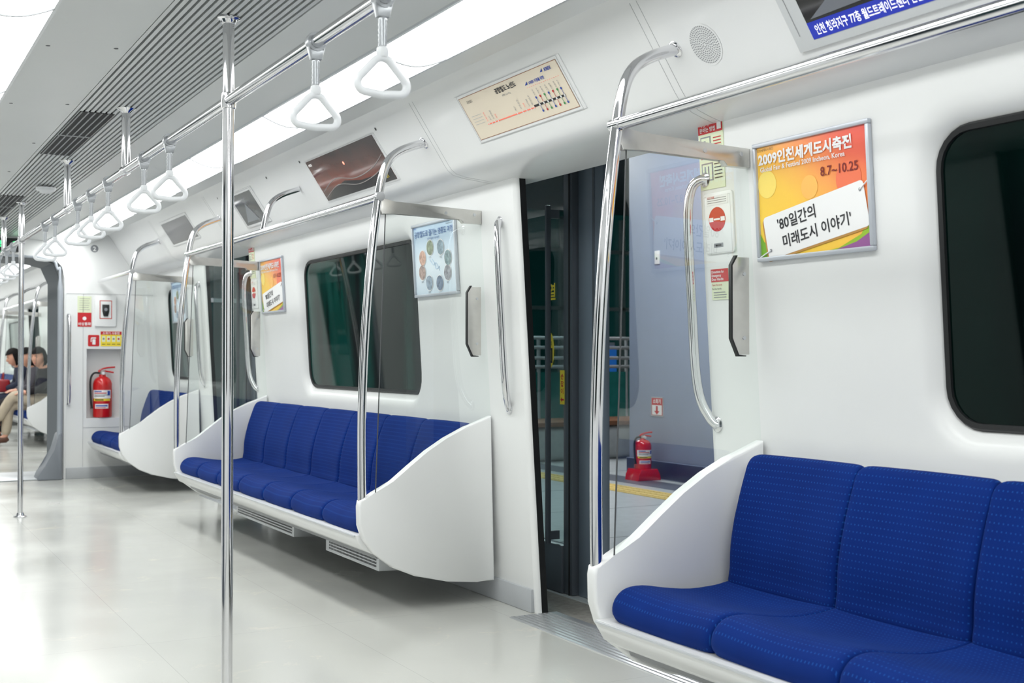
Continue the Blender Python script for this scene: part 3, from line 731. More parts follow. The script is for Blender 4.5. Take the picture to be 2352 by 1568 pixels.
def extinguisher(x,y,z,h,label,stand=False,ang=0):
    t=thing('fire_extinguisher',label,'fire extinguisher',(x,y,z))
    r=h*.17
    z0=z
    if stand:
        mb=MB(); mb.prism([(x-1.6*r,z),(x+1.6*r,z),(x+1.5*r,z+.05),(x+1.15*r,z+.10),(x-1.15*r,z+.10),(x-1.5*r,z+.05)],y-1.4*r,y+1.4*r,RED,'y',.008); mb.build('stand',t); z0=z+.085
        h=h-.085
    b=h*.76
    mb=MB(); mb.lathe([(.001,0),(r*.85,.0),(r*.97,.006),(r,.02),(r,b*.76),(r*.98,b*.82),(r*.90,b*.88),(r*.76,b*.93),(r*.56,b*.965),(r*.36,b*.985),(r*.33,b*1.03),(.001,b*1.03)],RED,(x,y,z0),32); cy=mb.build('cylinder',t)
    mb=MB()
    def band(za,zb,m,rr,a0,a1,st=6):
        R=[[(x+r*rr*math.cos(math.radians(a)),y+r*rr*math.sin(math.radians(a)),z0+b*zz) for a in range(a0,a1+1,st)] for zz in (za,zb)]
        mb.loft(R,m,False,False)
    band(.46,.66,WP,1.008,195,315)
    band(.615,.640,BLUEP,1.014,207,255); band(.575,.600,REDP,1.014,207,285); band(.535,.550,BLK,1.014,207,297); band(.505,.518,BLK,1.014,207,273)
    band(.53,.64,BLUEP,1.014,291,309); band(.40,.455,YEL,1.008,201,309); band(.415,.44,BLK,1.014,213,267)
    band(.22,.33,WP,1.008,213,297); band(.27,.30,BLUEP,1.014,219,291); band(.235,.25,REDP,1.014,219,279)
    mb.build('label_sticker',cy)
    mb=MB(); mb.lathe([(r*.3,b*1.0),(r*.3,b*1.10),(r*.2,b*1.12)],STEEL,(x,y,z0),12)
    mb.lathe([(r*.16,-.016),(r*.16,.0)],STRAPW,(x,y-r*.3,z0+b*1.06),12,'y'); va=mb.build('valve',t)
    mb=MB(); mb.tube([(x-.45*r,y,z0+b*1.09),(x+.3*r,y,z0+b*1.11),(x+1.15*r,y,z0+b*1.075)],.0075,RED,8); mb.build('carry_handle',va)
    mb=MB(); mb.tube(smoothpts([(x-.45*r,y,z0+b*1.10),(x-.1*r,y,z0+b*1.155),(x+.5*r,y,z0+b*1.19),(x+1.3*r,y,z0+b*1.205)],4),.0075,RED,8); mb.build('lever',va)
    mb=MB(); hp=smoothpts([(x-.2*r,y,z0+b*1.06),(x-.9*r,y-.01,z0+b*1.06),(x-1.25*r,y-.01,z0+b*.9),(x-1.22*r,y-.01,z0+b*.5),(x-1.12*r,y-.01,z0+b*.22)],5); mb.tube(hp,[.009]*(len(hp)-1)+[.014],BLACK,8); mb.build('hose',t)
    return t
extinguisher(2.045,Y1+.065,.541,.50,'red fire extinguisher standing in the white end wall niche')
extinguisher(6.22,8.98,0,.45,'red fire extinguisher on a red stand on the platform',True)
p=onx(1497,955,6.4); M=board((6.398,p.y,p.z),(0,-1,0),(0,0,1)); q=onx(1525,912,6.4); w=p.y-q.y; h=q.z-p.z
mb=MB(M); mb.prism([(0,0),(w,0),(w,h),(0,h)],-.002,.006,ALU); mb.rect(.01,w-.01,.01,h-.01,.007,REDP); mb.text('소화기',w/2,h*.68,.008,.045,WP,.001,'CENTER')
mb.rect(w*.1,w*.9,h*.08,h*.58,.0078,WP); mb.poly([(w*.5,h*.1,.009),(w*.72,h*.28,.009),(w*.58,h*.28,.009),(w*.58,h*.54,.009),(w*.42,h*.54,.009),(w*.42,h*.28,.009),(w*.28,h*.28,.009)],REDP)
tag(mb.build('extinguisher_sign'),'small red sign with a down arrow on the blue-grey pillar','sign')
p=onx(1506,607,6.4)
mb=MB(board((6.398,p.y,p.z),(0,-1,0),(0,0,1))); mb.box(0,.07,0,.12,-.002,.012,WP,.004); mb.disc(.035,.05,.0125,.012,DGREY)
tag(mb.build('wall_switch'),'small white switch plate on the blue-grey platform pillar','switch')

# ------------------------------------------------------------------ posters
OR=ramp_mat('orange_poster',[(0,s(215,205,60)),(.06,s(253,218,80)),(.46,s(252,204,80)),(.66,s(248,165,88)),(.86,s(238,108,84)),(1,s(232,90,80))],(1.0,1.35,0,.0),.22,0,.12)
BLP=ramp_mat('blue_poster',[(0,s(210,227,240)),(.5,s(228,238,245)),(1,s(190,216,238))],(0,2.9,0,0),.25,0,.1)
def frame_parts(t,M,w,h):
    mb=MB(M); b=.014
    for x0,x1,y0,y1 in ((0,w,0,b),(0,w,h-b,h),(0,b,b,h-b),(w-b,w,b,h-b)): mb.box(x0,x1,y0,y1,-.003,.012,mat('poster_frame',(.52,.55,.60),.35,metal=.3),.003)
    mb.build('frame',t)
def orange(y,label):
    w,h=.49,.365; M=wboard(y,1.385,.004); t=thing('poster_frame',label,'poster',M=M,group='framed posters beside the windows'); frame_parts(t,M,w,h)
    mb=MB(M); mb.rect(.012,w-.012,.012,h-.012,.003,OR)
    for x,yy,r,c in ((.055,.235,.042,s(253,224,110)),(.40,.21,.05,s(240,120,84)),(.24,.205,.035,s(252,190,95))):
        mb.disc(x,yy,.0039+x*.001,r,mat('blob_%d'%int(r*1000+x*1000),c,.3),n=32)
    mb.poly([(.012,.012,.0044),(.17,.012,.0044),(.10,.035,.0044),(.03,.06,.0044),(.012,.09,.0044)],mat('leaf_green',s(120,175,50),.4))
    mb.poly([(w-.012,.012,.0044),(w-.012,.10,.0044),(w-.05,.05,.0044),(w-.14,.018,.0044),(w-.2,.012,.0044)],mat('leaf_green2',s(150,190,50),.4))
    mb.poly([(.33,.012,.0046),(.478,.012,.0046),(.478,.055,.0046),(.42,.03,.0046)],mat('violet_p',s(150,90,150),.4))
    mb.text('2009인천세계도시축전',.022,.298,.006,.0415,WP,.0016,sx=1.03)
    mb.text('Global Fair & Festival 2009 Incheon, Korea',.028,.275,.006,.0205,WP,.0003,sx=1.02)
    mb.text('인천세계도시축전',.018,.338,.006,.010,BLK)
    mb.text('8.7~10.25',.29,.230,.006,.038,mat('dark_red_text',s(120,25,25),.5),.0004)
    R=math.radians(9)
    def rp(x,y_): return (.255+x*math.cos(R)-y_*math.sin(R),.098+x*math.sin(R)+y_*math.cos(R))
    mb.poly([(*rp(x,yy),.006) for x,yy in rrect(-.222,.208,-.068,.064,.012,3)],mat('card_shadow',s(190,140,70),.5))
    mb.poly([(*rp(x,yy),.0068) for x,yy in rrect(-.215,.215,-.062,.070,.012,3)],WP)
    x,yy=rp(-.155,.018); mb.text("'80일간의",x,yy,.008,.044,BLK,.0007,rot=R)
    x,yy=rp(-.145,-.038); mb.text("미래도시 이야기'",x,yy,.008,.043,BLK,.0007,rot=R)
    for sx_ in (-.20,.20):
        x,yy=rp(sx_,.045 if sx_>0 else -.035); mb.disc(x,yy,.0085,.005,GRYP)
    x,yy=rp(.20,.045); mb.tube([(x,yy,.009),(w-.013,yy+.022,.009)],.002,WP,6)
    x,yy=rp(-.20,-.035); mb.tube([(x,yy,.009),(.014,yy-.018,.009)],.002,WP,6)
    mb.build('printed_sheet',t); return t
orange(2.96,'orange and yellow festival poster beside the nearest window')
orange(8.13,'small distant orange festival poster left of the middle window')
def bluep(y,label):
    w,h=.49,.36; M=wboard(y,1.385,.004); t=thing('poster_frame',label,'poster',M=M,group='framed posters beside the windows'); frame_parts(t,M,w,h)
    mb=MB(M); mb.rect(.012,w-.012,.012,h-.012,.003,BLP)
    mb.text('공항철도로 즐기는 영종도 여행',.245,.296,.006,.034,mat('title_blue',s(60,100,160),.5),.0003,'CENTER')
    mb.text('인천국제공항 주변 여행지',.245,.275,.006,.013,mat('title_blue',s(60,100,160),.5),0,'CENTER')
    mb.text("A'REX",.02,.335,.006,.012,BLUEP); mb.text('Airport Railroad',.39,.333,.006,.010,BLK)
    cols=[s(150,172,176),s(165,186,198),s(165,176,150),s(222,180,160),s(195,170,160),s(165,182,198),s(140,156,178),s(175,177,184)]
    for k in range(8):
        a=2*PI*k/8+.3; x=.245+.155*math.cos(a); yy=.148+.092*math.sin(a)
        mb.disc(x,yy,.0045,.042,WP,.040,n=28); mb.disc(x,yy,.0055,.038,mat('photo_%d'%k,cols[k],.5,noise=.5,nscale=60),.036,n=28)
        mb.text('영종도',x,yy-.050,.006,.010,GRYP,0,'CENTER')
    for k in range(2): mb.tube(smoothpts([(.19+.03*k,.18,.006),(.23+.02*k,.15,.006),(.26,.16-.03*k,.006),(.30,.12+.02*k,.006)],5),.0014,mat('route_pale',s(190,212,232),.5),5)
    mb.build('printed_sheet',t); return t
bluep(5.57,'pale blue poster of round photos behind the partition glass')
bluep(10.72,'pale blue poster in the short three-seat bay')

# ------------------------------------------------------------------ displays on the sloping cove
def outline(mb,w,h,e,m,z=.001,t=.003):
    for x0,x1,y0,y1 in ((-e,w+e,-e-t,-e),(-e,w+e,h+e,h+e+t),(-e-t,-e,-e-t,h+e+t),(w+e,w+e+t,-e-t,h+e+t)): mb.rect(x0,x1,y0,y1,z,m)
def routemap(y,label,detail=True):
    w,h=.755,.185; M=cboard(y,.055); t=thing('route_map_display',label,'route map',M=M,group='route map panels over the doorways')
    mb=MB(M); mb.prism([(-.03,-.012),(w+.03,-.012),(w+.03,h+.012),(-.03,h+.012)],-.004,.001,PANEL); outline(mb,w,h,.010,LSEAM,.0018,.0025); mb.build('surround',t)
    mb=MB(M); mb.rect(0,w,0,h,.002,CREAM)
    for x0,x1,y0,y1 in ((0,w,0,.002),(0,w,h-.002,h),(0,.002,0,h),(w-.002,w,0,h)): mb.rect(x0,x1,y0,y1,.003,mat('map_edge',s(160,110,80),.5))
    mb.text('공항철도 노선도',.285,.150,.004,.024,BLK,.0006); mb.text("A'REX Line Map",.32,.132,.004,.010,GRYP)
    mb.text("A'REX",.662,.160,.004,.017,BLUEP,.0006); mb.poly([(.632,.162,.004),(.652,.174,.004),(.648,.162,.004)],BLUEP)
    mb.text("A'REX 이용을 위한",.53,.137,.004,.014,BLUEP,.0004); mb.poly([(.500,.138,.004),(.523,.150,.004),(.518,.138,.004)],BLUEP)
    mb.text('공항철도',.05,.155,.004,.013,BLK)
    mb.rect(.12,.49,.049,.053,.004,MAPRED); mb.rect(.49,.71,.052,.060,.004,BLK)
    for k,x in enumerate([.13,.155,.18,.205,.36,.40,.43,.46,.485]):
        mb.rect(x-.002,x+.002,.045,.058,.0045,WP); mb.text(['인천국제','운서','공항화물','검암','계양','김포공항','가양','디지털','홍대입구'][k],x+.004,.062,.0045,.011,MAPRED if k%3==0 else GRYP,0,'LEFT',rot=PI/2)
    for k,x in enumerate([.53,.56,.59,.62,.65,.68,.705]):
        c=[BLUEP,REDP,mat('mapgreen',s(60,150,80),.5)][k%3]
        mb.rect(x-.0012,x+.0012,.034,.080,.0045,c); mb.disc(x,.056,.0045,.005,WP,n=10); mb.disc(x,.030,.0045,.005,c,n=10); mb.disc(x,.084,.0045,.005,c,n=10)
        mb.text('서울역',x+.004,.092,.0045,.009,GRYP,0,'LEFT',rot=PI/2)
    for k in range(16): mb.rect(.505+k*.0145,.512+k*.0145,.127,.1282,.0045,MAPRED)
    for k in range(4): mb.rect(.03,.11,.10-k*.012,.1015-k*.012,.0045,LSEAM)
    mb.build('map_face',t); return t
routemap(4.36,'cream route map panel above the open doorway')
M=cboard(9.62,.06); t=thing('route_map_display','grey display panel above the second doorway','route map',M=M,group='route map panels over the doorways')
mb=MB(M); mb.prism([(-.03,-.012),(.80,-.012),(.80,.20),(-.03,.20)],-.004,.001,PANEL); outline(mb,.77,.18,.016,LSEAM,.0018); mb.build('surround',t)
mb=MB(M); mb.rect(0,.77,0,.18,.002,mat('map_off',(.16,.16,.165),.25)); mb.build('map_face',t)
REDSC=ramp_mat('reflected_screen',[(0,(.02,.016,.016)),(.3,(.05,.035,.03)),(.55,(.16,.045,.03)),(.75,(.11,.055,.045)),(1,(.03,.02,.02))],(.25,2.6,0,.10),.12,.25,.35)
M=cboard(6.20,.012); w,h=.93,.235
t=thing('video_screen','wide dark reddish advertising screen above the middle window','screen',M=M)
mb=MB(M); mb.prism([(-.02,-.006),(w+.02,-.006),(w+.02,h+.004),(-.02,h+.004)],-.006,.001,PANEL); outline(mb,w,h-.008,.012,LSEAM,.0015,.002); mb.build('surround',t)
mb=MB(M); mb.rect(0,w,0,h,.003,REDSC)
ag=mat('arc_grey',(.30,.27,.26),.25)
mb.poly([(.02,.0,.0036),(.15,.05,.0036),(.35,.075,.0036),(.55,.05,.0036),(.75,.05,.0036),(w,.11,.0036),(w,.0,.0036)],mat('scr_low',(.03,.028,.03),.12))
for dz in (0,.035): mb.tube(smoothpts([(.02,.02+dz,.003),(.25,.065+dz,.003),(.5,.035+dz,.003),(.75,.055+dz,.003),(.92,.10+dz,.003)],6),.0025,ag,6)
mb.disc(.46,.16,.004,.009,mat('hot_spot',(1,.3,.2),.3,emit=(1,.3,.2),es=1.5))
mb.text("A'REX",.02,.205,.005,.018,SCRTXT,.0004); mb.text('공항철도',.80,.02,.005,.020,mat('ytext',s(200,180,60),.4),.0004); mb.build('screen_face',t)
M=cboard(7.68,.02); w,h=.42,.21
t=thing('video_screen','small grey advertising screen above the middle bench near the pole','screen',M=M)
mb=MB(M); mb.prism([(-.04,-.015),(w+.04,-.015),(w+.04,h+.02),(-.04,h+.02)],-.004,.004,PANEL,bev=.002); outline(mb,w,h-.01,.022,SEAM,.0045,.002); mb.build('surround',t)
mb=MB(M); mb.rect(0,w,0,h,.005,SCRG); mb.poly([(.05,.02,.006),(.3,.02,.006),(.2,.14,.006)],mat('sg2',(.22,.24,.26),.3)); mb.build('screen_face',t)
M=cboard(2.45,.022); w,h=.80,.24
t=thing('video_screen','advertising screen with blue caption band at the upper right corner','screen',M=M)
mb=MB(M); mb.prism([(-.07,-.025),(w+.07,-.025),(w+.07,h+.04),(-.07,h+.04)],-.006,.006,mat('screen_bezel',(.62,.64,.65),.4),bev=.003); bz=mb.build('bezel',t)
mb=MB(M); mb.rect(0,w,.046,h,.007,SCRD); mb.rect(0,w,0,.048,.0075,BANDB)
mb.text('인천 청라지구 77층 월드트레이드센터 건립 추진',.02,.012,.0085,.031,SCRTXT,.0006,sx=.66)
mb.poly([(.02,.055,.008),(.18,.13,.008),(.35,.12,.008),(.25,.06,.008)],mat('scr_b',(.12,.13,.15),.3,emit=(.12,.13,.15),es=.3))
mb.rect(.30,.55,.07,.075,.0085,SCRTXT)
mb.build('screen_face',t)
mb=MB(M); mb.rect(-.045,-.042,.02,.25,.0065,SEAM); mb.build('bezel_seam',bz)
p=onplane(1620,102,(.21,0,.14),.7455); M=board((p.x,p.y,p.z),(0,-1,0),CU)
mb=MB(M); mb.disc(0,0,.0012,.066,PANEL,n=32)
for r in range(1,9):
    n=max(6,int(2*PI*r*.0072/.0078))
    for k in range(n):
        a=2*PI*k/n+r*.3; mb.disc(r*.0072*math.cos(a),r*.0072*math.sin(a),.002,.0026,SEAM,n=6)
tag(mb.build('speaker_grille'),'round perforated speaker grille above the nearest rail post','speaker')

# ------------------------------------------------------------------ stickers and devices by the doorway
def sticker_lines(mb,w,y0,y1,n,m,z=.0012,x0=.12,x1=.88):
    for k in range(n):
        y=y0+(y1-y0)*k/max(1,n-1); mb.rect(w*x0,w*(x1-.15*random.random()),y-.0012,y+.0012,z,m)
M,w,h=wrect(1608,1664,272,434)
mb=MB(M); mb.prism([(0,0),(w,0),(w,h),(0,h)],-.003,.0,YG); mb.rect(0,w,h*.80,h,.0008,REDP)
mb.text('비상시',.008,h*.91,.0014,.018,WP,.0003); mb.text('문여는 방법',.008,h*.83,.0014,.017,WP,.0003); mb.rect(w*.78,w*.95,h*.83,h*.97,.0013,WP)
mb.rect(w*.08,w*.5,h*.56,h*.76,.0008,GRYP); mb.rect(w*.12,w*.46,h*.58,h*.74,.0012,YG); mb.rect(w*.2,w*.3,h*.58,h*.70,.0015,GRYP)
mb.rect(w*.08,w*.55,h*.12,h*.38,.0008,GRYP); mb.rect(w*.12,w*.5,h*.14,h*.36,.0012,YG); mb.rect(w*.2,w*.26,h*.14,h*.33,.0015,GRYP); mb.rect(w*.34,w*.4,h*.14,h*.33,.0015,GRYP)
for k in range(4): mb.rect(w*.6,w*.92,h*(.58+k*.045),h*(.595+k*.045),.001,REDP)
for k in range(5): mb.rect(w*.6,w*.92,h*(.14+k*.05),h*(.155+k*.05),.001,BLK)
mb.rect(w*.08,w*.9,h*.44,h*.47,.001,REDP)
st1=tag(mb.build('instruction_sticker'),'tall pale green sticker with red header beside the open doorway','sticker','instruction stickers')
M,w,h=wrect(1622,1688,440,582)
t=thing('emergency_door_device','white emergency door panel with round red handle, near doorway','emergency device',M=M,group='emergency door panels')
mb=MB(M); mb.prism(rrect(0,w,0,h,.012,4),-.004,.003,PANEL,bev=.0015); outline(mb,w-.008,h-.008,-.004,LSEAM,.0034,.0012); mb.build('cover',t)
mb=MB(M); mb.disc(w*.45,h*.56,.0038,w*.29,REDP,ry=h*.20,n=28); mb.rect(w*.18,w*.72,h*.525,h*.595,.0042,WP); mb.disc(w*.45,h*.56,.0046,w*.13,REDP,n=18,ry=h*.09); mb.rect(w*.34,w*.56,h*.545,h*.575,.005,WP)
mb.build('round_handle',t)
mb=MB(M); mb.rect(w*.1,w*.85,h*.80,h*.95,.0038,WP); 
for k in range(3): mb.rect(w*.14,w*.8,h*(.83+k*.035),h*(.84+k*.035),.0042,GRYP)
mb.text('비상개폐',w*.14,h*.90,.0046,.010,REDP)
mb.rect(w*.3,w*.62,h*.10,h*.17,.0038,GRYP); mb.rect(w*.36,w*.56,h*.12,h*.15,.0042,BLK); mb.build('printed_label',t)
dev=t
M,w,h=wrect(1636,1676,617,688)
mb=MB(M); mb.prism([(0,0),(w,0),(w,h),(0,h)],-.003,.0,YG); mb.rect(0,w,h*.58,h,.0008,REDP)
mb.text('Directions for',.004,h*.87,.0014,.0125,WP,.0002,sx=.9); mb.text('Emergency',.004,h*.75,.0014,.0125,WP,.0002,sx=.9); mb.text('Door Handle',.004,h*.63,.0014,.0125,WP,.0002,sx=.9)
mb.text('Open the cover.',.004,h*.46,.0014,.009,REDP,sx=.9); mb.text('Pull the handle.',.004,h*.33,.0014,.009,BLK,sx=.9); sticker_lines(mb,w,h*.08,h*.24,3,GRYP)
st3=tag(mb.build('direction_sticker'),'small red and green sticker reading Directions for Emergency Door Handle','sticker')
dup(st1,(0,PITCHD,0),'instruction sticker beside the second doorway, left of small orange poster')
dup(dev,(0,PITCHD,0),'emergency door panel beside the second doorway')
dup(st3,(0,PITCHD,0),'tiny direction sticker beside the second doorway')

# end wall fittings
M,w,h=erect(178,210,680,750,Y1)
mb=MB(M); mb.prism([(0,0),(w,0),(w,h),(0,h)],-.003,0,YG); mb.rect(0,w,0,h*.46,.001,REDP); mb.text('비상통화',w*.5,h*.05,.002,.03,WP,.0006,'CENTER')
mb.disc(w*.5,h*.27,.002,w*.14,WP); sticker_lines(mb,w,h*.56,h*.92,6,GRYP)
tag(mb.build('intercom_sticker'),'yellow-green and red emergency sticker on the end wall','sticker')
M,w,h=erect(217,266,680,750,Y1)
t=thing('intercom_box','white emergency intercom box with dark handset on end wall','intercom',M=M)
mb=MB(M); mb.prism(rrect(0,w,0,h,.012,4),-.003,.018,PANEL,bev=.004); mb.rect(w*.22,w*.80,h*.25,h*.86,.0185,mat('pinkred',s(200,90,80),.5)); mb.rect(w*.26,w*.76,h*.28,h*.83,.019,WP); mb.build('cover',t)
mb=MB(M); mb.prism([(w*.34,h*.72),(w*.66,h*.72),(w*.66,h*.5),(w*.6,h*.34),(w*.4,h*.34),(w*.34,h*.5)],.019,.035,BLACK,bev=.004); mb.disc(w*.5,h*.56,.0355,w*.08,GRYP); mb.build('handset',t)
M,w,h=erect(202,228,769,795,Y1)
mb=MB(M); mb.prism(rrect(0,w,0,h,.01,3),-.003,0,REDP); mb.rect(w*.38,w*.66,h*.15,h*.62,.001,WP); mb.rect(w*.28,w*.7,h*.68,h*.78,.001,WP); mb.rect(w*.24,w*.31,h*.38,h*.72,.001,WP)
tag(mb.build('extinguisher_symbol'),'square red extinguisher symbol sticker above the niche','sticker')
M,w,h=erect(231,279,761,795,Y1)
mb=MB(M); mb.prism([(0,0),(w,0),(w,h),(0,h)],-.003,0,YEL); mb.rect(0,w,h*.78,h,.001,REDP); mb.text('소화기 사용법',w*.5,h*.81,.002,.026,WP,.0003,'CENTER')
for k in range(4): mb.rect(w*(.06+k*.24),w*(.22+k*.24),h*.30,h*.68,.001,YG); mb.disc(w*(.14+k*.24),h*.5,.002,w*.05,REDP if k%2 else GRYP,n=10); mb.rect(w*(.06+k*.24),w*(.22+k*.24),h*.12,h*.16,.001,BLK)
tag(mb.build('usage_sticker'),'yellow extinguisher instruction sticker with red header above the niche','sticker')
p=ony(217,571,Y1); M=board((p.x,Y1-.003,p.z),(1,0,0),(0,0,1))
mb=MB(M); mb.disc(0,0,0,.034,GRYP,n=24); mb.text('2',0,-.020,.0012,.055,WP,.002,'CENTER')
tag(mb.build('number_plate'),'round grey number 2 plate high on the end wall','sign')
p=ony(-8,572,Y1); M=board((p.x,Y1-.03,p.z-.01),(1,0,0),(0,0,1))
mb=MB(M); mb.box(-.32,.19,-.01,.11,-.027,.0,BLACK,.004); mb.text('서울역  9',.165,.018,.002,.09,GREEN,.002,'RIGHT')
tag(mb.build('led_sign'),'green lit LED sign above the gangway at the left edge','sign')
mb=MB(); mb.lathe([(.001,-.035),(.03,-.034),(.04,-.022),(.055,-.018),(.06,0)],STRAPW,(.70,6.3,2.14),20)
q=onz(105,433,2.135); 
for v in mb.bm.verts: v.co+=Vector((q.x-.70,q.y-6.3,0))
tag(mb.build('smoke_detector'),'small round white detector on the ceiling panel','detector')
mb=MB()
for px,py in ((688,372),(863,296),(500,455),(612,408)):
    p=onplane(px,py,(.21,0,.14),.7455)
    M=board((p.x,p.y,p.z),(0,-1,0),CU)
    mb.poly([M@Vector((.008*math.cos(a),.008*math.sin(a),.002)) for a in [2*PI*k/10 for k in range(10)]],DSEAM)
TRIM[0]+=1; struct(mb,'trim_%d'%TRIM[0])

# ------------------------------------------------------------------ passengers
def head_rings(c,yaw,tilt,grow=0,hair=False):
    """rings of a head: front is -x before the yaw; ears, nose, brow and chin come from the ring shape"""
    NU,NV=28,20; R=Matrix.Rotation(yaw,3,'Z')@Matrix.Rotation(-tilt,3,'Y'); rings=[]
    for j in range(NV+1):
        v=j/NV; ph=PI*v; zc=math.cos(ph); rs=math.sin(ph); ring=[]
        for k in range(NU):
            a=2*PI*k/NU; cx=math.cos(a); sy=math.sin(a)
            rx,ry,rz=.098,.076,.122
            x=-rx*cx*rs; y=ry*sy*rs; z=rz*zc
            if z<0:                       # jaw narrows, chin comes forward
                k2=-z/rz; y*=1-.30*k2; x= x*(1-.10*k2) - (.014*k2 if cx>0 else -.0)
                if cx<0: x*=1-.25*k2
            if not hair:
                g=math.exp(-((z+.010)/.020)**2)*math.exp(-(sy/.16)**2) if cx>0 else 0
                x-=.024*g*(1 if z>-.035 else .3)                    # nose
                e=math.exp(-((z-.016)/.012)**2)*math.exp(-((abs(sy)-.38)/.14)**2) if cx>0 else 0
                x+=.008*e                                            # eye sockets
                er=math.exp(-((z+.0)/.022)**2)*math.exp(-((cx+.05)/.13)**2)
                y+=math.copysign(.012*er,sy) if abs(sy)>.5 else 0    # ears
                lp=math.exp(-((z+.052)/.007)**2)*math.exp(-(sy/.26)**2) if cx>0 else 0
                x-=.006*lp                                           # lips
            else:
                d=Vector((x,y,z)).normalized()*(grow+.003*math.sin(k*2.1+j*.7))
                x+=d.x; y+=d.y; z+=d.z
                if cx<.25 and z<-.02: z-=.03+.008*math.sin(k*1.7); x*=1.0; y*=1.10        # longer at the back and sides
            ring.append(Vector(c)+R@Vector((x,y,z)))
        rings.append(ring)
    return rings
def skin(name,verts,edges,radii,m,parent,sub=2,extra=None):
    me=bpy.data.meshes.new('sk'); me.from_pydata([Vector(v) for v in verts],edges,[]); ob=bpy.data.objects.new('sk',me); C.objects.link(ob)
    md=ob.modifiers.new('s','SKIN'); md.use_smooth_shade=True
    for i,v in enumerate(me.skin_vertices[0].data): v.radius=(radii[i],radii[i]); v.use_root=(i==0)
    sb=ob.modifiers.new('u','SUBSURF'); sb.levels=sub; sb.render_levels=sub
    bpy.context.view_layer.update(); dg=bpy.context.evaluated_depsgraph_get(); m2=bpy.data.meshes.new_from_object(ob.evaluated_get(dg))
    bpy.data.objects.remove(ob)
    if extra:
        bm=bmesh.new(); bm.from_mesh(m2)
        Rg=[[bm.verts.new(p) for p in r] for r in extra]
        for a,b in zip(Rg,Rg[1:]):
            for i in range(len(a)):
                f=bm.faces.new([a[i],a[(i+1)%len(a)],b[(i+1)%len(a)],b[i]])
        bmesh.ops.remove_doubles(bm,verts=[v for r in (Rg[0],Rg[-1]) for v in r],dist=.0005)
        bmesh.ops.recalc_face_normals(bm,faces=bm.faces); bm.to_mesh(m2); bm.free()
    T=Wm(parent).inverted(); m2.transform(T); m2.materials.clear(); m2.materials.append(m); m2.name=name
    for p in m2.polygons: p.use_smooth=True
    o=bpy.data.objects.new(name,m2); o.parent=parent; C.objects.link(o); return o
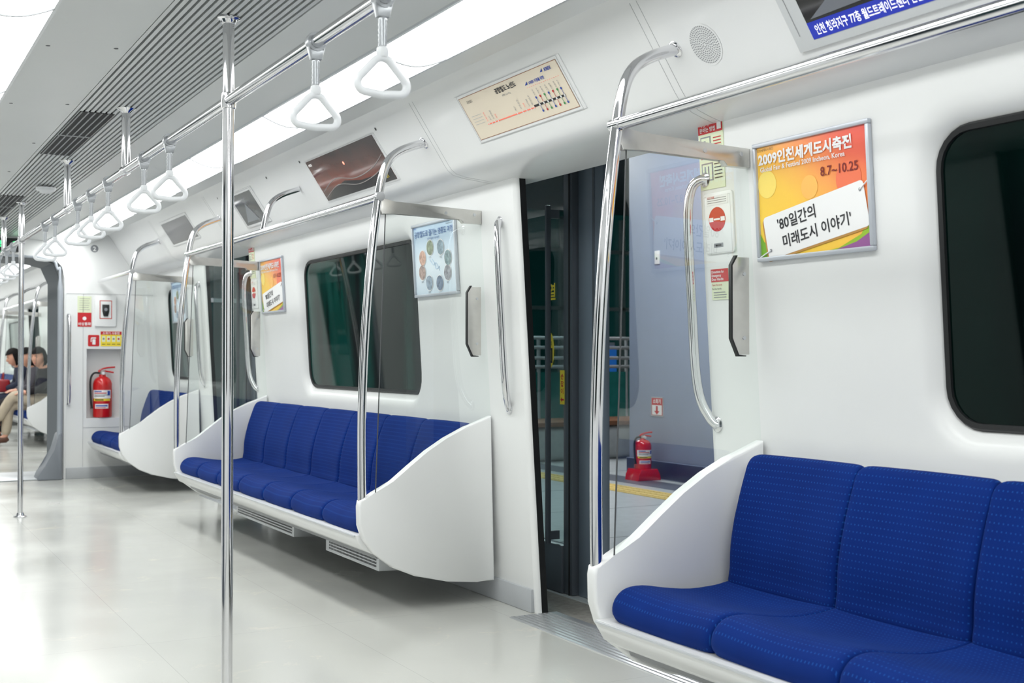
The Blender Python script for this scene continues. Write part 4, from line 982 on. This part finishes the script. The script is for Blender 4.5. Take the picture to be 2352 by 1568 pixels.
def person(y,label,top,legs,crossed=True,lean=0,yaw=.3,tilt=.15):
    t=thing('person',label,'person',(2.2,y,0))
    G=lambda x,dy,z:(x,y+dy,z)
    head=Vector((2.11-lean,y-.02,1.085))
    V=[];E=[];R=[]
    def add(p,r,par=None):
        V.append(p);R.append(r)
        if par is not None:E.append((par,len(V)-1))
        return len(V)-1
    pel=add(G(2.19,0,.55),.11); wa=add(G(2.225,0,.67),.11,pel); ch=add(G(2.20-lean*.5,0,.84),.12,wa); nb=add(G(2.165-lean*.8,0,.945),.06,ch); nk=add((head.x+.03,y-.01,.995),.058,nb)
    add((head.x+.02,y-.02,1.06),.058,nk)
    A=[]
    for sg in (-1,1):
        sh=add(G(2.18-lean*.6,sg*.165,.90),.048,ch); el=add(G(2.09,sg*.215,.70),.038,sh); wr=add(G(1.93,sg*.10,.655),.024,el); pa=add(G(1.875,sg*.07,.645),.028,wr)
        for k in range(4):
            f1=add(G(1.835,sg*(.045+.017*k),.642),.0085,pa); add(G(1.80+.006*abs(k-1.5),sg*(.042+.016*k),.625),.007,f1)
        th=add(G(1.865,sg*.03,.66),.009,pa); add(G(1.84,sg*.018,.655),.008,th)
        A.append((sh,el,wr))
    legsp=[]
    for i,sg in enumerate((-1,1)):
        hp=G(2.16,sg*.09,.52)
        if crossed and sg==-1: kn,an,to=G(1.80,.02,.625),G(1.62,.06,.30),G(1.50,.05,.24)
        else: kn,an,to=G(1.76,sg*.09,.50),G(1.72,sg*.08,.11),G(1.59,sg*.09,.045)
        a=add(hp,.085,pel); b=add(kn,.055,a); c=add(an,.036,b); add(to,.032,c); legsp.append((hp,kn,an,to))
    skin('body',V,E,R,SKIN,t,2,head_rings(head,yaw,tilt))
    J=[V[pel],V[wa],V[ch],V[nb]]; JE=[(0,1),(1,2),(2,3)]; JR=[.135,.14,.155,.085]
    for sh,el,wr in A:
        i=len(J); J+= [V[sh],V[el],V[wr]]; JE+=[(2,i),(i,i+1),(i+1,i+2)]; JR+=[.075,.058,.044]
    skin('jacket',J,JE,JR,top,t)
    T_=[V[pel]]; TE=[]; TR=[.135]
    for hp,kn,an,to in legsp:
        i=len(T_); T_+=[hp,kn,an]; TE+=[(0,i),(i,i+1),(i+1,i+2)]; TR+=[.105,.078,.058]
    skin('trousers',T_,TE,TR,legs,t)
    for hp,kn,an,to in legsp:
        mb=MB(); a=Vector(an); b=Vector(to); d=(b-a)
        mb.tube([a+Vector((.03,0,-.02)),a+Vector((0,0,-.035)),a+d*.5+Vector((0,0,-.008)),b+Vector((-.01,0,-.005)),b+Vector((-.045,0,-.008))],[.03,.043,.042,.038,.018],BROWN,10)
        mb.build('shoe',t)
    # hair: the head surface pushed outward, open at the face
    hr=head_rings(head,yaw,tilt,.016,True)
    mb=MB(); VV=[[mb.bm.verts.new(p) for p in r] for r in hr]; NU=len(hr[0]); NV=len(hr)-1
    for j in range(NV):
        zc=math.cos(PI*(j+.5)/NV)
        for k in range(NU):
            a=2*PI*(k+.5)/NU; cx=math.cos(a)
            face=cx>.30 and zc<.50
            if face or (zc<-.62): continue
            mb.face([VV[j][k],VV[j][(k+1)%NU],VV[j+1][(k+1)%NU],VV[j+1][k]],HAIR,True)
    for v in [v for v in mb.bm.verts if not v.link_faces]: mb.bm.verts.remove(v)
    mb.build('hair',t,sharp=180)
    # eyes and brows set on the face surface
    Rm=Matrix.Rotation(yaw,3,'Z')@Matrix.Rotation(-tilt,3,'Y'); mb=MB()
    for sg in (-1,1):
        c=head+Rm@Vector((-.079,sg*.029,.016)); e=[]
        for i in range(7):
            ph=PI*i/6; e.append([c+Rm@Vector((-.006*math.cos(a)*math.sin(ph),.012*math.cos(ph),.0055*math.sin(a)*math.sin(ph))) for a in [2*PI*q/8 for q in range(8)]])
        mb.loft(e,BLK)
        mb.tube([head+Rm@Vector((-.080,sg*.044,.034)),head+Rm@Vector((-.089,sg*.028,.039)),head+Rm@Vector((-.092,sg*.014,.036))],.0028,HAIR,5)
    mb.build('eyes_and_brows',t)
    mb=MB(); mb.tube([head+Rm@Vector((-.088,-.020,-.053)),head+Rm@Vector((-.099,0,-.052)),head+Rm@Vector((-.088,.020,-.053))],[.003,.0055,.003],mat('lips',s(190,105,100),.5),6); mb.build('lips',t)
    return t
person(16.15,'person in dark charcoal jacket and beige trousers sitting with legs crossed',CHAR,BEIGE,True,.02,.75,.2)
person(17.05,'person with dark hair sitting behind the one in beige trousers',mat('grey_cloth',s(80,78,84),.85,spec=.1),CHAR,False,.05,.5,.3)
person(18.35,'person in navy clothes sitting furthest along the far bench',NAVY,NAVY,False,.06,.1,.35)
mb=MB(); mb.box(1.84,1.99,18.22,18.48,.60,.78,mat('red_bag',s(150,20,30),.5,noise=.2),.03,3); 
mb.tube(smoothpts([(1.90,18.26,.775),(1.91,18.29,.86),(1.91,18.41,.86),(1.90,18.44,.775)],5),.008,mat('red_bag',s(150,20,30),.5),8)
tag(mb.build('handbag'),'dark red bag on the lap of the person in navy','bag')

# ------------------------------------------------------------------ camera, world
cd=bpy.data.cameras.new('camera'); cam=bpy.data.objects.new('camera',cd); C.objects.link(cam); SC.camera=cam
cam.matrix_world=Matrix.Translation(CAMP)@CAMR.to_4x4(); cd.sensor_width=36; cd.lens=F/2352*36; cd.clip_start=.02; cd.clip_end=200
cd.dof.use_dof=True; cd.dof.focus_distance=4.6; cd.dof.aperture_fstop=5.6
w=bpy.data.worlds.new('world'); SC.world=w; w.use_nodes=True
w.node_tree.nodes['Background'].inputs[0].default_value=(.01,.02,.022,1); w.node_tree.nodes['Background'].inputs[1].default_value=1
SC.view_settings.view_transform='Standard'
print('OBJ',len(bpy.data.objects))
